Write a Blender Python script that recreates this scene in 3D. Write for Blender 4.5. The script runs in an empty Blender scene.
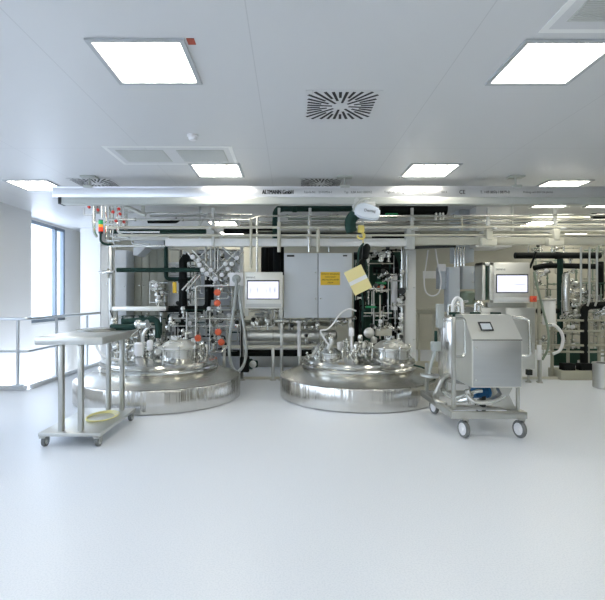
import bpy, bmesh, math, random
from mathutils import Vector, Matrix
random.seed(7)
R = math.radians
C = bpy.context.scene.collection
F, CX, CY, H, CEIL = 470.0, 290.0, 297.0, 1.4, 3.0

def W(px, py, y):
    "point of the room at distance y seen at (px, py)"
    return Vector(((px - CX) * y / F, y, H - (py - CY) * y / F))

# ------------------------------------------------------------------ materials
def mat(name, col, rough=.5, metal=0.0, emit=None, es=0.0, noise=0.0, nscale=20.0, bump=0.0, alpha=None, aniso=0.0, spec=None, stretch=(1, 1, 1)):
    m = bpy.data.materials.new(name); m.use_nodes = True
    nt = m.node_tree; b = nt.nodes['Principled BSDF']
    b.inputs['Base Color'].default_value = (*col, 1); b.inputs['Roughness'].default_value = rough
    b.inputs['Metallic'].default_value = metal
    if spec is not None: b.inputs['Specular IOR Level'].default_value = spec
    if emit:
        b.inputs['Emission Color'].default_value = (*emit, 1); b.inputs['Emission Strength'].default_value = es
    if noise or bump:
        tc = nt.nodes.new('ShaderNodeTexCoord'); mp = nt.nodes.new('ShaderNodeMapping'); n = nt.nodes.new('ShaderNodeTexNoise')
        mp.inputs['Scale'].default_value = stretch
        n.inputs['Scale'].default_value = nscale; n.inputs['Detail'].default_value = 4
        nt.links.new(tc.outputs['Object'], mp.inputs['Vector']); nt.links.new(mp.outputs['Vector'], n.inputs['Vector'])
        if noise:
            mx = nt.nodes.new('ShaderNodeMix'); mx.data_type = 'RGBA'
            mx.inputs[6].default_value = (*[c * (1 - noise) for c in col], 1); mx.inputs[7].default_value = (*[min(1, c * (1 + noise)) for c in col], 1)
            nt.links.new(n.outputs['Fac'], mx.inputs[0]); nt.links.new(mx.outputs[2], b.inputs['Base Color'])
        if bump:
            bp = nt.nodes.new('ShaderNodeBump'); bp.inputs['Strength'].default_value = bump; bp.inputs['Distance'].default_value = .01
            nt.links.new(n.outputs['Fac'], bp.inputs['Height']); nt.links.new(bp.outputs['Normal'], b.inputs['Normal'])
    return m

M = {}
M['steel'] = mat('brushed steel', (.50, .505, .48), .32, 1, noise=.06, nscale=9)
M['tube'] = mat('polished tube steel', (.68, .685, .65), .2, 1)
M['polish'] = mat('polished steel', (.60, .60, .57), .16, 1, bump=.02, nscale=6)
M['satin'] = mat('satin steel sheet', (.62, .63, .61), .38, 1, noise=.05, nscale=3, stretch=(1, 1, 8))
M['vessel'] = mat('vessel steel', (.66, .65, .62), .2, 1, noise=.06, nscale=11, bump=.55, stretch=(1, 1, .02))  # upright streaks in the colour stand in for banded reflections
_n = M['vessel'].node_tree; _t = _n.nodes.new('ShaderNodeTangent'); _t.direction_type = 'RADIAL'; _t.axis = 'Z'
_n.nodes['Bump'].inputs['Distance'].default_value = .05; _b = _n.nodes['Principled BSDF']; _b.inputs['Anisotropic'].default_value = .75; _n.links.new(_t.outputs[0], _b.inputs['Tangent'])
M['white'] = mat('white paint', (.80, .81, .80), .4)
M['wgrey'] = mat('light grey paint', (.60, .615, .60), .45)
M['cab'] = mat('grey cabinet paint', (.60, .635, .67), .42, noise=.02, nscale=4)
M['bluecab'] = mat('blue grey cabinet paint', (.55, .60, .65), .4)
M['olive'] = mat('olive panel', (.33, .335, .28), .4)
M['dkgreen'] = mat('dark green insulation', (.016, .045, .037), .7, noise=.2, nscale=30, spec=.2)
M['green'] = mat('green painted metal', (.022, .07, .048), .5, spec=.3)
M['bgreen'] = mat('bright green plastic', (.02, .30, .11), .4)
M['black'] = mat('black insulation', (.008, .010, .010), .75, noise=.2, nscale=30, spec=.15)
M['dark'] = mat('dark grey plastic', (.04, .044, .044), .55, spec=.3)
M['rubber'] = mat('grey rubber', (.16, .17, .17), .6)
M['hose'] = mat('grey hose', (.40, .43, .42), .45)
M['whose'] = mat('white hose', (.82, .83, .84), .4)
M['ghose'] = mat('green grey hose', (.22, .28, .22), .5)
M['orange'] = mat('orange plastic', (.75, .13, .05), .4)
M['red'] = mat('red plastic', (.65, .05, .04), .4)
M['redpaint'] = mat('red lamp glass', (.7, .05, .03), .3, emit=(1, .08, .03), es=.25)
M['amber'] = mat('amber lamp glass', (.8, .35, .03), .3, emit=(1, .4, .03), es=.2)
M['glamp'] = mat('green lamp glass', (.02, .32, .12), .3, emit=(.02, .6, .2), es=.12)
M['yellow'] = mat('yellow plate', (.80, .52, .03), .45)
M['paper'] = mat('pale yellow folder', (.80, .70, .33), .6)
M['ytube'] = mat('yellow tubing', (.80, .76, .36), .4)
M['hook'] = mat('yellow hook paint', (.70, .58, .16), .45)
M['blue'] = mat('blue pump paint', (.02, .14, .34), .35)
M['ink'] = mat('black lettering', (.012, .012, .014), .6)
M['grink'] = mat('grey lettering', (.10, .105, .11), .6)
M['hsteel'] = mat('pale brushed steel', (.80, .80, .76), .45, 1, noise=.04, nscale=4)
M['shadesteel'] = mat('shaded door steel', (.50, .52, .53), .4, 1, noise=.05, nscale=3, stretch=(1, 1, 8))  # steel darkened so the cabinet front reads as shaded below its slope
M['tan'] = mat('olive cream paint', (.40, .395, .31), .45)
M['tagred'] = mat('red tag', (.36, .06, .03), .6)
M['cone'] = mat('brushed cone steel', (.70, .69, .64), .26, 1, noise=.05, nscale=4)
M['lower'] = mat('dark lower floor', (.22, .23, .25), .7)
M['alu'] = mat('anodised aluminium', (.74, .75, .77), .33, 1)
M['galu'] = mat('grey painted aluminium', (.46, .48, .45), .5)
M['frame'] = mat('grey lamp frame', (.43, .45, .47), .45)
M['beige'] = mat('cream painted steel', (.58, .57, .48), .45)
M['wplastic'] = mat('white plastic', (.82, .82, .84), .35)
M['hoist'] = mat('pale blue hoist cover', (.66, .72, .80), .4)
M['rail'] = mat('rail steel', (.66, .70, .74), .35, 1)
M['wallm'] = mat('white wall paint', (.74, .745, .74), .6, noise=.01, nscale=2)
M['wallb'] = mat('cream wall paint', (.50, .485, .405), .6, noise=.01, nscale=2)
M['kerb'] = mat('grey kerb coating', (.58, .61, .64), .6, noise=.08, nscale=8)
M['winframe'] = mat('blue grey window frame', (.20, .25, .31), .4)
M['screen'] = mat('lit display', (.1, .1, .12), .2, emit=(.78, .80, 1.0), es=.40)
M['glyph'] = mat('display marks', (.3, .32, .36), .3, emit=(.6, .63, .75), es=.22)
M['gap'] = mat('dark joint', (.05, .055, .06), .7)

# floor: pale blue-grey speckled resin
m = M['floor'] = bpy.data.materials.new('speckled resin floor'); m.use_nodes = True
nt = m.node_tree; b = nt.nodes['Principled BSDF']; b.inputs['Roughness'].default_value = .34; b.inputs['Specular IOR Level'].default_value = .35
tc = nt.nodes.new('ShaderNodeTexCoord'); n1 = nt.nodes.new('ShaderNodeTexNoise'); n1.inputs['Scale'].default_value = 110; n1.inputs['Detail'].default_value = 2
cr = nt.nodes.new('ShaderNodeValToRGB'); cr.color_ramp.elements[0].position = .36; cr.color_ramp.elements[0].color = (.645, .69, .752, 1)
cr.color_ramp.elements[1].position = .55; cr.color_ramp.elements[1].color = (.712, .75, .806, 1)
nt.links.new(tc.outputs['Object'], n1.inputs['Vector']); nt.links.new(n1.outputs['Fac'], cr.inputs['Fac']); nt.links.new(cr.outputs['Color'], b.inputs['Base Color'])

# ceiling: painted metal panels with fine joints
m = M['ceiling'] = bpy.data.materials.new('ceiling panels'); m.use_nodes = True
nt = m.node_tree; b = nt.nodes['Principled BSDF']; b.inputs['Roughness'].default_value = .42
tc = nt.nodes.new('ShaderNodeTexCoord'); sp = nt.nodes.new('ShaderNodeSeparateXYZ'); nt.links.new(tc.outputs['Object'], sp.inputs[0])
def math_n(op, a, bv):
    k = nt.nodes.new('ShaderNodeMath'); k.operation = op
    for i, v in enumerate((a, bv)):
        if v is None: continue
        if isinstance(v, (int, float)): k.inputs[i].default_value = v
        else: nt.links.new(v, k.inputs[i])
    return k.outputs[0]
def joint(axis, off, per):
    f = math_n('FRACT', math_n('DIVIDE', math_n('ADD', sp.outputs[axis], off), per), None)
    return math_n('LESS_THAN', f, .007 / per)
j = math_n('MAXIMUM', joint(0, 20.0 + .62 + .027, 1.36), joint(1, 20.0 - .75, 2.7))
mx = nt.nodes.new('ShaderNodeMix'); mx.data_type = 'RGBA'; mx.inputs[6].default_value = (.625, .635, .645, 1); mx.inputs[7].default_value = (.53, .54, .55, 1)
nt.links.new(j, mx.inputs[0]); nt.links.new(mx.outputs[2], b.inputs['Base Color'])

# lamp diffuser: four bright tubes behind a prismatic pane
m = M['diff'] = bpy.data.materials.new('lit diffuser'); m.use_nodes = True
nt = m.node_tree; b = nt.nodes['Principled BSDF']; b.inputs['Base Color'].default_value = (.8, .8, .8, 1)
tc = nt.nodes.new('ShaderNodeTexCoord'); sp = nt.nodes.new('ShaderNodeSeparateXYZ'); nt.links.new(tc.outputs['Object'], sp.inputs[0])
sn = math_n('ABSOLUTE', math_n('SINE', math_n('MULTIPLY', math_n('ADD', sp.outputs[0], .28), math.pi * 4 / .56), None), None)
fine = math_n('ABSOLUTE', math_n('SINE', math_n('MULTIPLY', sp.outputs[1], 60.0), None), None)
st = math_n('ADD', math_n('MULTIPLY', math_n('POWER', sn, .6), 6.8), math_n('MULTIPLY', fine, .15))
st = math_n('ADD', st, .25)
b.inputs['Emission Color'].default_value = (1, .955, .825, 1); nt.links.new(st, b.inputs['Emission Strength'])

# window glass
m = M['glass'] = bpy.data.materials.new('window glass'); m.use_nodes = True
nt = m.node_tree; nt.nodes.remove(nt.nodes['Principled BSDF']); out = nt.nodes['Material Output']
tr = nt.nodes.new('ShaderNodeBsdfTransparent'); gl = nt.nodes.new('ShaderNodeBsdfGlossy'); gl.inputs['Roughness'].default_value = .03
ms = nt.nodes.new('ShaderNodeMixShader'); ms.inputs[0].default_value = .06
tr.inputs['Color'].default_value = (.96, .98, 1, 1)
nt.links.new(tr.outputs[0], ms.inputs[1]); nt.links.new(gl.outputs[0], ms.inputs[2]); nt.links.new(ms.outputs[0], out.inputs['Surface'])

# ------------------------------------------------------------------ mesh helpers
def rounded(pts, rc, k=5):
    pts = [Vector(p) for p in pts]
    if rc <= 0 or len(pts) < 3: return pts
    out = [pts[0]]
    for a, b, c in zip(pts, pts[1:], pts[2:]):
        u, v = a - b, c - b
        d = min(rc, u.length * .48, v.length * .48)
        p, q = b + u.normalized() * d, b + v.normalized() * d
        for i in range(k + 1):
            t = i / k
            out.append(p * (1 - t) ** 2 + b * 2 * t * (1 - t) + q * t * t)
    out.append(pts[-1])
    return out

def smooth_path(pts, k=6):
    P = [Vector(p) for p in pts]; P = [P[0] * 2 - P[1]] + P + [P[-1] * 2 - P[-2]]
    out = []
    for i in range(1, len(P) - 2):
        a, b, c, d = P[i - 1:i + 3]
        for s in range(k):
            t = s / k
            out.append(.5 * (2 * b + (c - a) * t + (2 * a - 5 * b + 4 * c - d) * t * t + (3 * b - a - 3 * c + d) * t ** 3))
    out.append(P[-2]); return out

class MB:
    def __init__(s): s.bm = bmesh.new()
    def box(s, x0, x1, y0, y1, z0, z1, b=0.0, rot=None, seg=2):
        m = Matrix.Translation(((x0 + x1) / 2, (y0 + y1) / 2, (z0 + z1) / 2))
        if rot is not None: m = m @ rot
        m = m @ Matrix.Diagonal((abs(x1 - x0), abs(y1 - y0), abs(z1 - z0), 1))
        r = bmesh.ops.create_cube(s.bm, size=1, matrix=m)
        if b:
            es = list({e for v in r['verts'] for e in v.link_edges})
            bmesh.ops.bevel(s.bm, geom=es, offset=b, segments=seg, affect='EDGES', profile=.5)
        return s
    def tube(s, pts, r, rc=None, n=10, smooth=False, caps=True):
        pts = smooth_path(pts) if smooth else rounded(pts, 3 * r if rc is None else rc)
        q = [pts[0]]
        for p in pts[1:]:
            if (p - q[-1]).length > 1e-5: q.append(p)
        pts = q
        up = None; rings = []
        for i, p in enumerate(pts):
            t = (pts[min(i + 1, len(pts) - 1)] - pts[max(i - 1, 0)]).normalized()
            if up is None:
                up = Vector((0, 0, 1)) if abs(t.z) < .9 else Vector((1, 0, 0))
            up = (up - t * up.dot(t))
            if up.length < 1e-4: up = t.orthogonal()
            up.normalize(); sd = t.cross(up)
            rr = r[i] if isinstance(r, (list, tuple)) else r
            rings.append([s.bm.verts.new(p + (up * math.cos(a) + sd * math.sin(a)) * rr) for a in [2 * math.pi * k / n for k in range(n)]])
        for A, B in zip(rings, rings[1:]):
            for k in range(n): s.bm.faces.new((A[k], A[(k + 1) % n], B[(k + 1) % n], B[k]))
        if caps: s.bm.faces.new(rings[0][::-1]); s.bm.faces.new(rings[-1])
        return s
    def lathe(s, prof, c, axis=(0, 0, 1), n=24, close=True):
        q = Vector((0, 0, 1)).rotation_difference(Vector(axis).normalized()); c = Vector(c)
        rings = []
        for r, z in prof:
            r = max(r, 1e-4)
            rings.append([s.bm.verts.new(c + q @ Vector((r * math.cos(2 * math.pi * k / n), r * math.sin(2 * math.pi * k / n), z))) for k in range(n)])
        for A, B in zip(rings, rings[1:]):
            for k in range(n): s.bm.faces.new((A[k], A[(k + 1) % n], B[(k + 1) % n], B[k]))
        if close: s.bm.faces.new(rings[0][::-1]); s.bm.faces.new(rings[-1])
        return s
    def cyl(s, a, b, r, n=16, ch=0):
        a, b = Vector(a), Vector(b); L = (b - a).length
        pr = [(r, 0), (r, L)] if not ch else [(r - ch, 0), (r, ch), (r, L - ch), (r - ch, L)]
        return s.lathe(pr, a, b - a, n)
    def prism(s, poly, d):
        "polygon (list of points) pushed along d"
        d = Vector(d); A = [s.bm.verts.new(Vector(p)) for p in poly]; B = [s.bm.verts.new(Vector(p) + d) for p in poly]
        n = len(poly)
        s.bm.faces.new(A[::-1]); s.bm.faces.new(B)
        for k in range(n): s.bm.faces.new((A[k], A[(k + 1) % n], B[(k + 1) % n], B[k]))
        return s
    def ball(s, c, r, sc=(1, 1, 1), u=14, v=9):
        bmesh.ops.create_uvsphere(s.bm, u_segments=u, v_segments=v, radius=r, matrix=Matrix.Translation(Vector(c)) @ Matrix.Diagonal((*sc, 1))); return s
    def build(s, name, m, parent=None, ang=35, label=None):
        bmesh.ops.recalc_face_normals(s.bm, faces=s.bm.faces)
        me = bpy.data.meshes.new(name); s.bm.to_mesh(me); s.bm.free()
        me.materials.append(M[m] if isinstance(m, str) else m)
        for p in me.polygons: p.use_smooth = True
        me.set_sharp_from_angle(angle=R(ang))
        o = bpy.data.objects.new(name, me); C.objects.link(o)
        if parent is not None:
            base = ROOT.get(parent.name, Vector()); ROOT[o.name] = base
            me.transform(Matrix.Translation(-base)); o.parent = parent
        if label: o['label'] = label
        return o
ROOT = {}

def thing(name, label, cat, loc, group=None):
    o = bpy.data.objects.new(name, None); C.objects.link(o); o.empty_display_size = .1
    o.location = loc; o['label'] = label; o['category'] = cat
    if group: o['group'] = group
    ROOT[o.name] = Vector(loc); return o
def tag(o, label, cat, group=None):
    o['label'] = label; o['category'] = cat
    if group: o['group'] = group
    return o
def struct(o): o['kind'] = 'structure'; return o
def copy_thing(src, loc, label=None):
    c = src.copy(); C.objects.link(c); c.location = loc
    if label: c['label'] = label
    for ch in list(src.children):
        d = ch.copy(); C.objects.link(d); d.parent = c
        for g in list(ch.children):
            e = g.copy(); C.objects.link(e); e.parent = d
    return c
def text(body, loc, size, m, parent, name='lettering', rot=(R(90), 0, 0), ext=.0008, align='LEFT', sx=1.0):
    cu = bpy.data.curves.new(name, 'FONT'); cu.body = body; cu.size = size; cu.extrude = ext; cu.align_x = align; cu.align_y = 'CENTER'
    cu.materials.append(M[m])
    t = bpy.data.objects.new(name, cu); C.objects.link(t)
    dg = bpy.context.evaluated_depsgraph_get(); me = bpy.data.meshes.new_from_object(t.evaluated_get(dg))
    bpy.data.objects.remove(t); bpy.data.curves.remove(cu)
    o = bpy.data.objects.new(name, me); C.objects.link(o); o.parent = parent
    o.location = Vector(loc) - ROOT.get(parent.name, Vector()); o.rotation_euler = rot; o.scale = (sx, 1, 1)
    return o

# ------------------------------------------------------------------ room shell
XL, XW, XR, YB, YN = -4.87, -5.2, 9.0, 12.5, -4.0
VX, VY = -3.95, 7.08          # edge of the floor: beyond it the hall is open downwards
f = MB(); f.prism([(XL - .3, YN, -.2), (XR, YN, -.2), (XR, YB, -.2), (VX, YB, -.2), (VX, VY, -.2), (XL - .3, VY, -.2)], (0, 0, .2))
struct(f.build('floor', 'floor'))
struct(MB().box(XW - .6, VX, VY, YB, -2.2, -2.0).build('floor_lower', 'lower'))
struct(MB().box(XW - .6, XR + .3, YN - .3, YB + .3, CEIL, CEIL + .2).build('ceiling', 'ceiling'))
struct(MB().box(XW - .6, XR + .3, YB, YB + .25, -2.2, CEIL).build('wall_back', 'wallb'))
struct(MB().box(XR, XR + .25, YN, YB, 0, CEIL).build('wall_right', 'wallb'))
struct(MB().box(XW - .6, XR + .3, YN - .25, YN, 0, CEIL).build('wall_front', 'wallm'))
wl = MB(); y0 = YN
for a, bb in ((-3.2, -.6), (.2, 2.8), (3.6, 6.2)):
    wl.box(XL - .5, XL, y0, a, -.2, CEIL); wl.box(XL - .5, XL, a, bb, -.2, .9); wl.box(XL - .5, XL, a, bb, 2.8, CEIL); y0 = bb
wl.box(XL - .5, XL, y0, 8.85, -2.2, CEIL)
struct(wl.build('wall_left', 'wallm'))
wr = MB(); wr.box(XW - .3, XW, 8.85, 9.05, -2.2, CEIL); wr.box(XW - .3, XW, 9.05, 10.86, -2.2, .87); wr.box(XW - .3, XW, 9.05, 10.86, 2.955, CEIL); wr.box(XW - .3, XW, 10.86, YB, -2.2, CEIL)
struct(wr.build('wall_window_recess', 'wallm'))
struct(MB().box(-4.86, -4.4, 10.9, 11.4, -2.2, CEIL).build('wall_pier', 'wallm'))
def window(n, x, a, bb, z0, z1, muls=()):
    t = MB(); e = .07
    for s_ in ((a, a + e, z0, z1), (bb - e, bb, z0, z1), (a, bb, z0, z0 + e), (a, bb, z1 - e, z1)): t.box(x - .14, x - .06, *s_[:2], *s_[2:])
    for q in muls: t.box(x - .14, x - .06, q - .035, q + .035, z0, z1)
    o = struct(t.build(f'window_{n}', 'winframe'))
    MB().box(x - .105, x - .095, a + .03, bb - .03, z0 + .03, z1 - .03).build('pane', 'glass', o)
    MB().box(x - .06, x + .02, a, bb, z0 - .03, z0 + .002).build('sill', 'wgrey', o)
window(1, XW + .06, 9.05, 10.86, .87, 2.955, (10.45,))
for i, (a, bb) in enumerate(((-3.2, -.6), (.2, 2.8), (3.6, 6.2))): window(i + 2, XL - .1, a, bb, .9, 2.8, ((a + bb) / 2,))
k = MB(); k.box(XL, VX - .02, VY - .03, VY + .03, 0, .06, .008); k.box(VX - .03, VX + .03, VY + .1, YB, 0, .06, .008)
struct(k.build('trim_kerb', 'kerb'))

# guard rail round the floor opening
g = thing('guard_rail', 'grey tubular guard rail with two bars round the floor opening by the window', 'railing', (VX, VY, 0))
for z, r_ in ((1.07, .024), (.58, .019)):
    MB().tube([(XL + .01, VY, z), (VX, VY, z), (VX, YB - .02, z)], r_, .08).build('handrail' if z > 1 else 'mid_rail', 'rail', g)
for p in ((-4.1, VY), (VX, 7.95), (VX, 9.15), (VX, 10.4), (VX, 11.7)):
    q = MB().cyl((p[0], p[1], .06), (p[0], p[1], 1.06), .022, 12).build('post', 'rail', g)
    MB().box(p[0] - .07, p[0] + .07, p[1] - .07, p[1] + .07, .06, .075, .003).build('foot_plate', 'rail', q)

# ------------------------------------------------------------------ ceiling fittings
def ceiling_light(label, x, y):
    t = thing('ceiling_light', label, 'ceiling light', (x, y, CEIL), 'square ceiling lights')
    e, h = .034, .31
    m_ = MB()
    for s_ in ((-h, h, -h, -h + e), (-h, h, h - e, h), (-h, -h + e, -h + e, h - e), (h - e, h, -h + e, h - e)):
        m_.box(x + s_[0], x + s_[1], y + s_[2], y + s_[3], CEIL - .014, CEIL - .0005, .002, seg=1)
    m_.build('frame', 'frame', t)
    MB().box(x - h + e, x + h - e, y - h + e, y + h - e, CEIL - .008, CEIL - .001).build('diffuser', 'diff', t)
    return t
L0 = ceiling_light('large lit square ceiling light with a small red tag at its corner', -.965, 3.21)
for lab, x, y in (
    ('large lit square ceiling light beside the double grille at the picture edge', 1.77, 3.22),
    ('lit square ceiling light adjoining the double air grille above the beam', -.91, 5.93),
    ('lit square ceiling light above the pump trolley side of the beam, clear of any grille', 1.76, 5.93),
    ('lit ceiling light near the window wall, past the free end of the crane beam', -3.62, 6.72),
    ('lit ceiling light half hidden by the crane beam over the farther skid', 3.85, 6.72),
    ('far lit ceiling light above the diamond valve cluster, seen over the pipe rack', -1.45, 10.2),
    ('far lit ceiling light seen over the pipe rack beyond the white duct', 5.4, 10.2)):
    copy_thing(L0, (x, y, CEIL), lab)
for x in (-3.7, -.94, 1.79, 4.5):
    for y in (-2.2, .5):
        copy_thing(L0, (x, y, CEIL), 'lit square ceiling light behind the camera, outside the picture')
copy_thing(L0, (4.5, 3.22, CEIL), 'lit square ceiling light outside the picture, over the empty floor')
for lab, x, y in (('lit ceiling light just under the crane beam over the farther skid, nearer the drum bin', 5.5, 8.05), ('lit ceiling light just under the crane beam over the farther skid, nearer the white duct', 4.55, 8.05),
    ):
    copy_thing(L0, (x, y, CEIL), lab)
for x in (-1.45, 7.2): copy_thing(L0, (x, 11.8, CEIL), 'added ceiling light by the back wall, unseen behind the rack pipes, brightening the rear')  # unseen lamps added to brighten the rear of the hall
copy_thing(L0, (7.4, 6.72, CEIL), 'lit square ceiling light outside the picture, past the farther skid')
tag(MB().box(-.642, -.594, 2.905, 2.975, CEIL - .004, CEIL - .0005).build('inspection_tag', 'tagred'), 'small red square tag on the ceiling at a light corner', 'tag')

def slot_vent(label, x, y):
    t = thing('swirl_vent', label, 'air vent', (x, y, CEIL), 'swirl vents with radial slots')
    MB().box(x - .30, x + .30, y - .30, y + .30, CEIL - .006, CEIL - .0004, .001, seg=1).build('face_plate', 'ceiling', t)
    n = 32
    m_ = MB()
    for i in range(n):
        a = 2 * math.pi * (i + .5) / n; d = Vector((math.cos(a), math.sin(a), 0)); s_ = Vector((-d.y, d.x, 0))
        r0 = (.07, .17, .115, .17)[i % 4]; r1 = .275 / max(abs(d.x), abs(d.y)); w = .0125
        c = Vector((x, y, CEIL - .0075))
        m_.prism([c + d * r0 - s_ * w * .8, c + d * r0 + s_ * w * .8, c + d * r1 + s_ * w, c + d * r1 - s_ * w], (0, 0, .002))
    m_.build('slots', 'ink', t)
    return t
V0 = slot_vent('square swirl vent with black radial slots in mid ceiling between the large lights', .42, 3.93)
copy_thing(V0, (.43, 6.62, CEIL), 'radial slot ceiling vent peeping over the lettered crane beam')
copy_thing(V0, (-2.72, 6.62, CEIL), 'radial slot ceiling vent near the free end of the crane beam')

def air_grille(label, x0, x1, y0, y1):
    t = thing('air_grille', label, 'air grille', ((x0 + x1) / 2, (y0 + y1) / 2, CEIL), 'double air grilles')
    m_ = MB(); z = CEIL
    m_.box(x0, x1, y0, y0 + .04, z - .005, z - .0004); m_.box(x0, x1, y1 - .04, y1, z - .005, z - .0004)
    m_.box(x0, x0 + .04, y0 + .04, y1 - .04, z - .005, z - .0004); m_.box(x1 - .04, x1, y0 + .04, y1 - .04, z - .005, z - .0004)
    m_.build('frame', 'white', t)
    MB().box(x0 + .04, x1 - .04, y0 + .04, y1 - .04, z - .005, z - .0004).build('cover_plate', 'ceiling', t)
    xm = (x0 + x1) / 2
    for a, bb in ((x0 + .10, xm - .07), (xm + .07, x1 - .10)):
        q = MB()
        q.box(a, bb, y0 + .12, y1 - .12, z - .007, z - .0052)
        k = MB()
        N = 22
        for i in range(N):
            yy = y0 + .125 + (y1 - y0 - .25) * (i + .5) / N
            k.box(a + .01, bb - .01, yy - .006, yy + .004, z - .0115, z - .008)
        go = q.build('grille', 'galu', t); k.build('slats', 'wgrey', go)
    return t
air_grille('double air grille in the ceiling beside the middle row light', -2.0, -.62, 4.98, 5.66)
air_grille('large double air grille at the ceiling edge in front of a big light', 1.5, 2.85, 2.18, 2.84)
s = MB(); s.lathe([(.055, 0), (.055, .015), (.045, .02), (.045, .032), (.035, .05), (.001, .055)][::1], (-.96, 4.64, CEIL - .0005), (0, 0, -1), 20)
tag(s.build('smoke_detector', 'wplastic'), 'small round white smoke detector on the ceiling', 'smoke detector')

# ------------------------------------------------------------------ crane beam and hoist
YC = 6.2
t = thing('crane_beam', 'long aluminium crane beam with black lettering hung under the ceiling', 'crane beam', (0, YC, 2.70))
x0, x1 = W(52, 0, YC).x, 6.6
za, zb, zc = W(0, 186.5, YC).z, W(0, 197.5, YC).z, W(0, 204, YC).z
m_ = MB(); m_.box(x0, x1, YC, YC + .08, zb, za, .004); m_.box(x0, x1, YC - .006, YC + .086, za - .012, za + .002, .003); m_.box(x0, x1, YC - .004, YC + .08, zb, zb + .012, .003)
m_.build('web', 'alu', t)
m_ = MB(); m_.box(W(60, 0, YC).x, x1, YC - .03, YC + .11, zc, zb - .002, .006); m_.box(W(60, 0, YC).x, x1, YC - .034, YC + .114, zc - .003, zc + .010, .001)
m_.build('running_rail', 'galu', t)
MB().box(W(60, 0, YC).x - .01, W(62.5, 0, YC).x, YC - .036, YC + .116, zc - .004, zb, .004).build('end_cap', 'dark', t)
for px in (88, 345, 517):
    x = W(px, 0, YC).x; q = MB()
    q.cyl((x, YC + .04, za - .005), (x, YC + .04, CEIL), .012, 10); q.box(x - .06, x + .06, YC - .02, YC + .10, za - .015, za + .02, .004); q.box(x - .10, x + .10, YC - .03, YC + .11, CEIL - .02, CEIL - .0005, .003)
    q.build('hanger', 'galu', t)
zt = (za + zb) / 2 - .004
for px, body, sz, mm, sx in ((262, 'ALTMANN GmbH', .078, 'ink', 1.02), (304, 'Fabrik-Nr.   21410956-1', .042, 'grink', 1), (344, 'Typ   KBK II-H 1000/FZ', .042, 'grink', 1), (384, 'Tragkraft  250 kg', .042, 'grink', 1), (418, 'Baujahr', .042, 'grink', 1),
                         (441, '2014', .042, 'grink', 1), (459, 'CE', .075, 'ink', 1), (480, 'T. +49 8076 / 8879-0', .05, 'ink', 1), (523, 'Prüfung nach BGV D6 jährlich', .036, 'grink', 1)):
    p = W(px, 0, YC).x
    if body.startswith('ALT'):
        [text(body, (p + d, YC - .0065, zt), sz, mm, t, sx=.68) for d in (0, .003, .006)]
    else: text(body, (p, YC - .0065, zt), sz, mm, t, sx=.9)

t = thing('chain_hoist', 'pale blue chain hoist with yellow hook under the crane beam', 'hoist', W(365, 205, YC))
yh = YC + .02
def HP(px, py): return W(px, py, yh)
q = MB()
for a in (356, 366):
    p = HP(a, 201); q.cyl((p.x, yh - .06, p.z), (p.x, yh + .10, p.z), .03, 14)
p = HP(365, 205); q.box(p.x - .16, p.x + .13, yh - .055, yh + .09, p.z - .03, p.z + .035, .01); q.build('trolley', 'wgrey', t)
rot = Matrix.Rotation(R(12), 4, 'Y')
body = [(-.17, -.03), (-.155, .07), (-.07, .115), (.05, .10), (.17, .055), (.175, -.07), (.10, -.10), (-.05, -.09), (-.14, -.065)]
c = HP(366, 213); pol = [(c.x + a * math.cos(R(6)) + b_ * math.sin(R(6)), yh - .10, c.z - a * math.sin(R(6)) + b_ * math.cos(R(6))) for a, b_ in body]
q = MB().prism(pol, (0, .2, 0)); bmesh.ops.bevel(q.bm, geom=q.bm.edges[:], offset=.018, segments=3, affect='EDGES'); q.build('housing', 'hoist', t)
q = MB().tube([HP(353, 214) + Vector((0, -.03, 0)), HP(354, 207) + Vector((0, -.09, 0)), HP(362, 201) + Vector((0, -.09, 0)), HP(370, 199) + Vector((0, -.03, 0))], .014, smooth=True).build('cable_guide', 'galu', t)
text('Demag', (HP(363, 212).x, yh - .1025, HP(0, 211.5).z), .052, 'grink', t, rot=(R(90), R(6), 0))
q = MB().tube([HP(358, 213), HP(353.5, 216), HP(350.5, 221), HP(350.5, 227), HP(352, 232)], [.05, .07, .08, .085, .07][:1] * 0 or .075, smooth=True, n=16); q.build('chain_bag', 'dkgreen', t)
q = MB().cyl(HP(363, 221), HP(363, 226), .012, 8); q.cyl(HP(361.5, 222), HP(361.5, 227), .008, 8); q.build('chain', 'galu', t)
q = MB(); a = HP(361, 229); q.box(a.x - .045, a.x + .045, yh - .03, yh + .03, a.z - .05, a.z + .05, .02)
q.tube([a + Vector((.0, 0, -.04)), a + Vector((.045, 0, -.075)), a + Vector((.03, 0, -.125)), a + Vector((-.03, 0, -.12)), a + Vector((-.045, 0, -.085))], .014, smooth=True); q.build('hook', 'hook', t)
q = MB().cyl(HP(363, 226), HP(363, 244), .007, 8); q.build('hook_cord', 'hook', t)
# control cable bundle and folder hanging from the hook
t = thing('cable_bundle', 'dark coiled control cable bundle hanging below the yellow hoist hook', 'cable', HP(364, 245))
for i in range(10):
    dx = (i - 4.5) * .8 + random.uniform(-1, 1); q = MB()
    q.tube([HP(363.3, 243.5) + Vector((0, .012 * i - .03, 0)), HP(361 + dx * .8, 252) + Vector((0, .012 * i - .06, 0)), HP(363 + dx * 1.2, 275 - i) + Vector((0, .012 * i - .06, 0)), HP(365 + dx * .7, 300) + Vector((0, .015 * i - .04, 0)), HP(364 + dx * .4, 320 - i * 4)], .0125, smooth=True, n=8)
    q.build('cable', 'black' if i % 3 else 'dkgreen', t)
MB().lathe([(.02, -.10), (.045, -.08), (.05, .06), (.04, .09), (.015, .11)], HP(366, 252), (.15, 0, 1), 14).build('control_pendant', 'black', t)
t = thing('document_folder', 'tilted pale yellow folder with a white band hanging beside the grey cabinet', 'folder', W(358, 280, 6.05))
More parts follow.
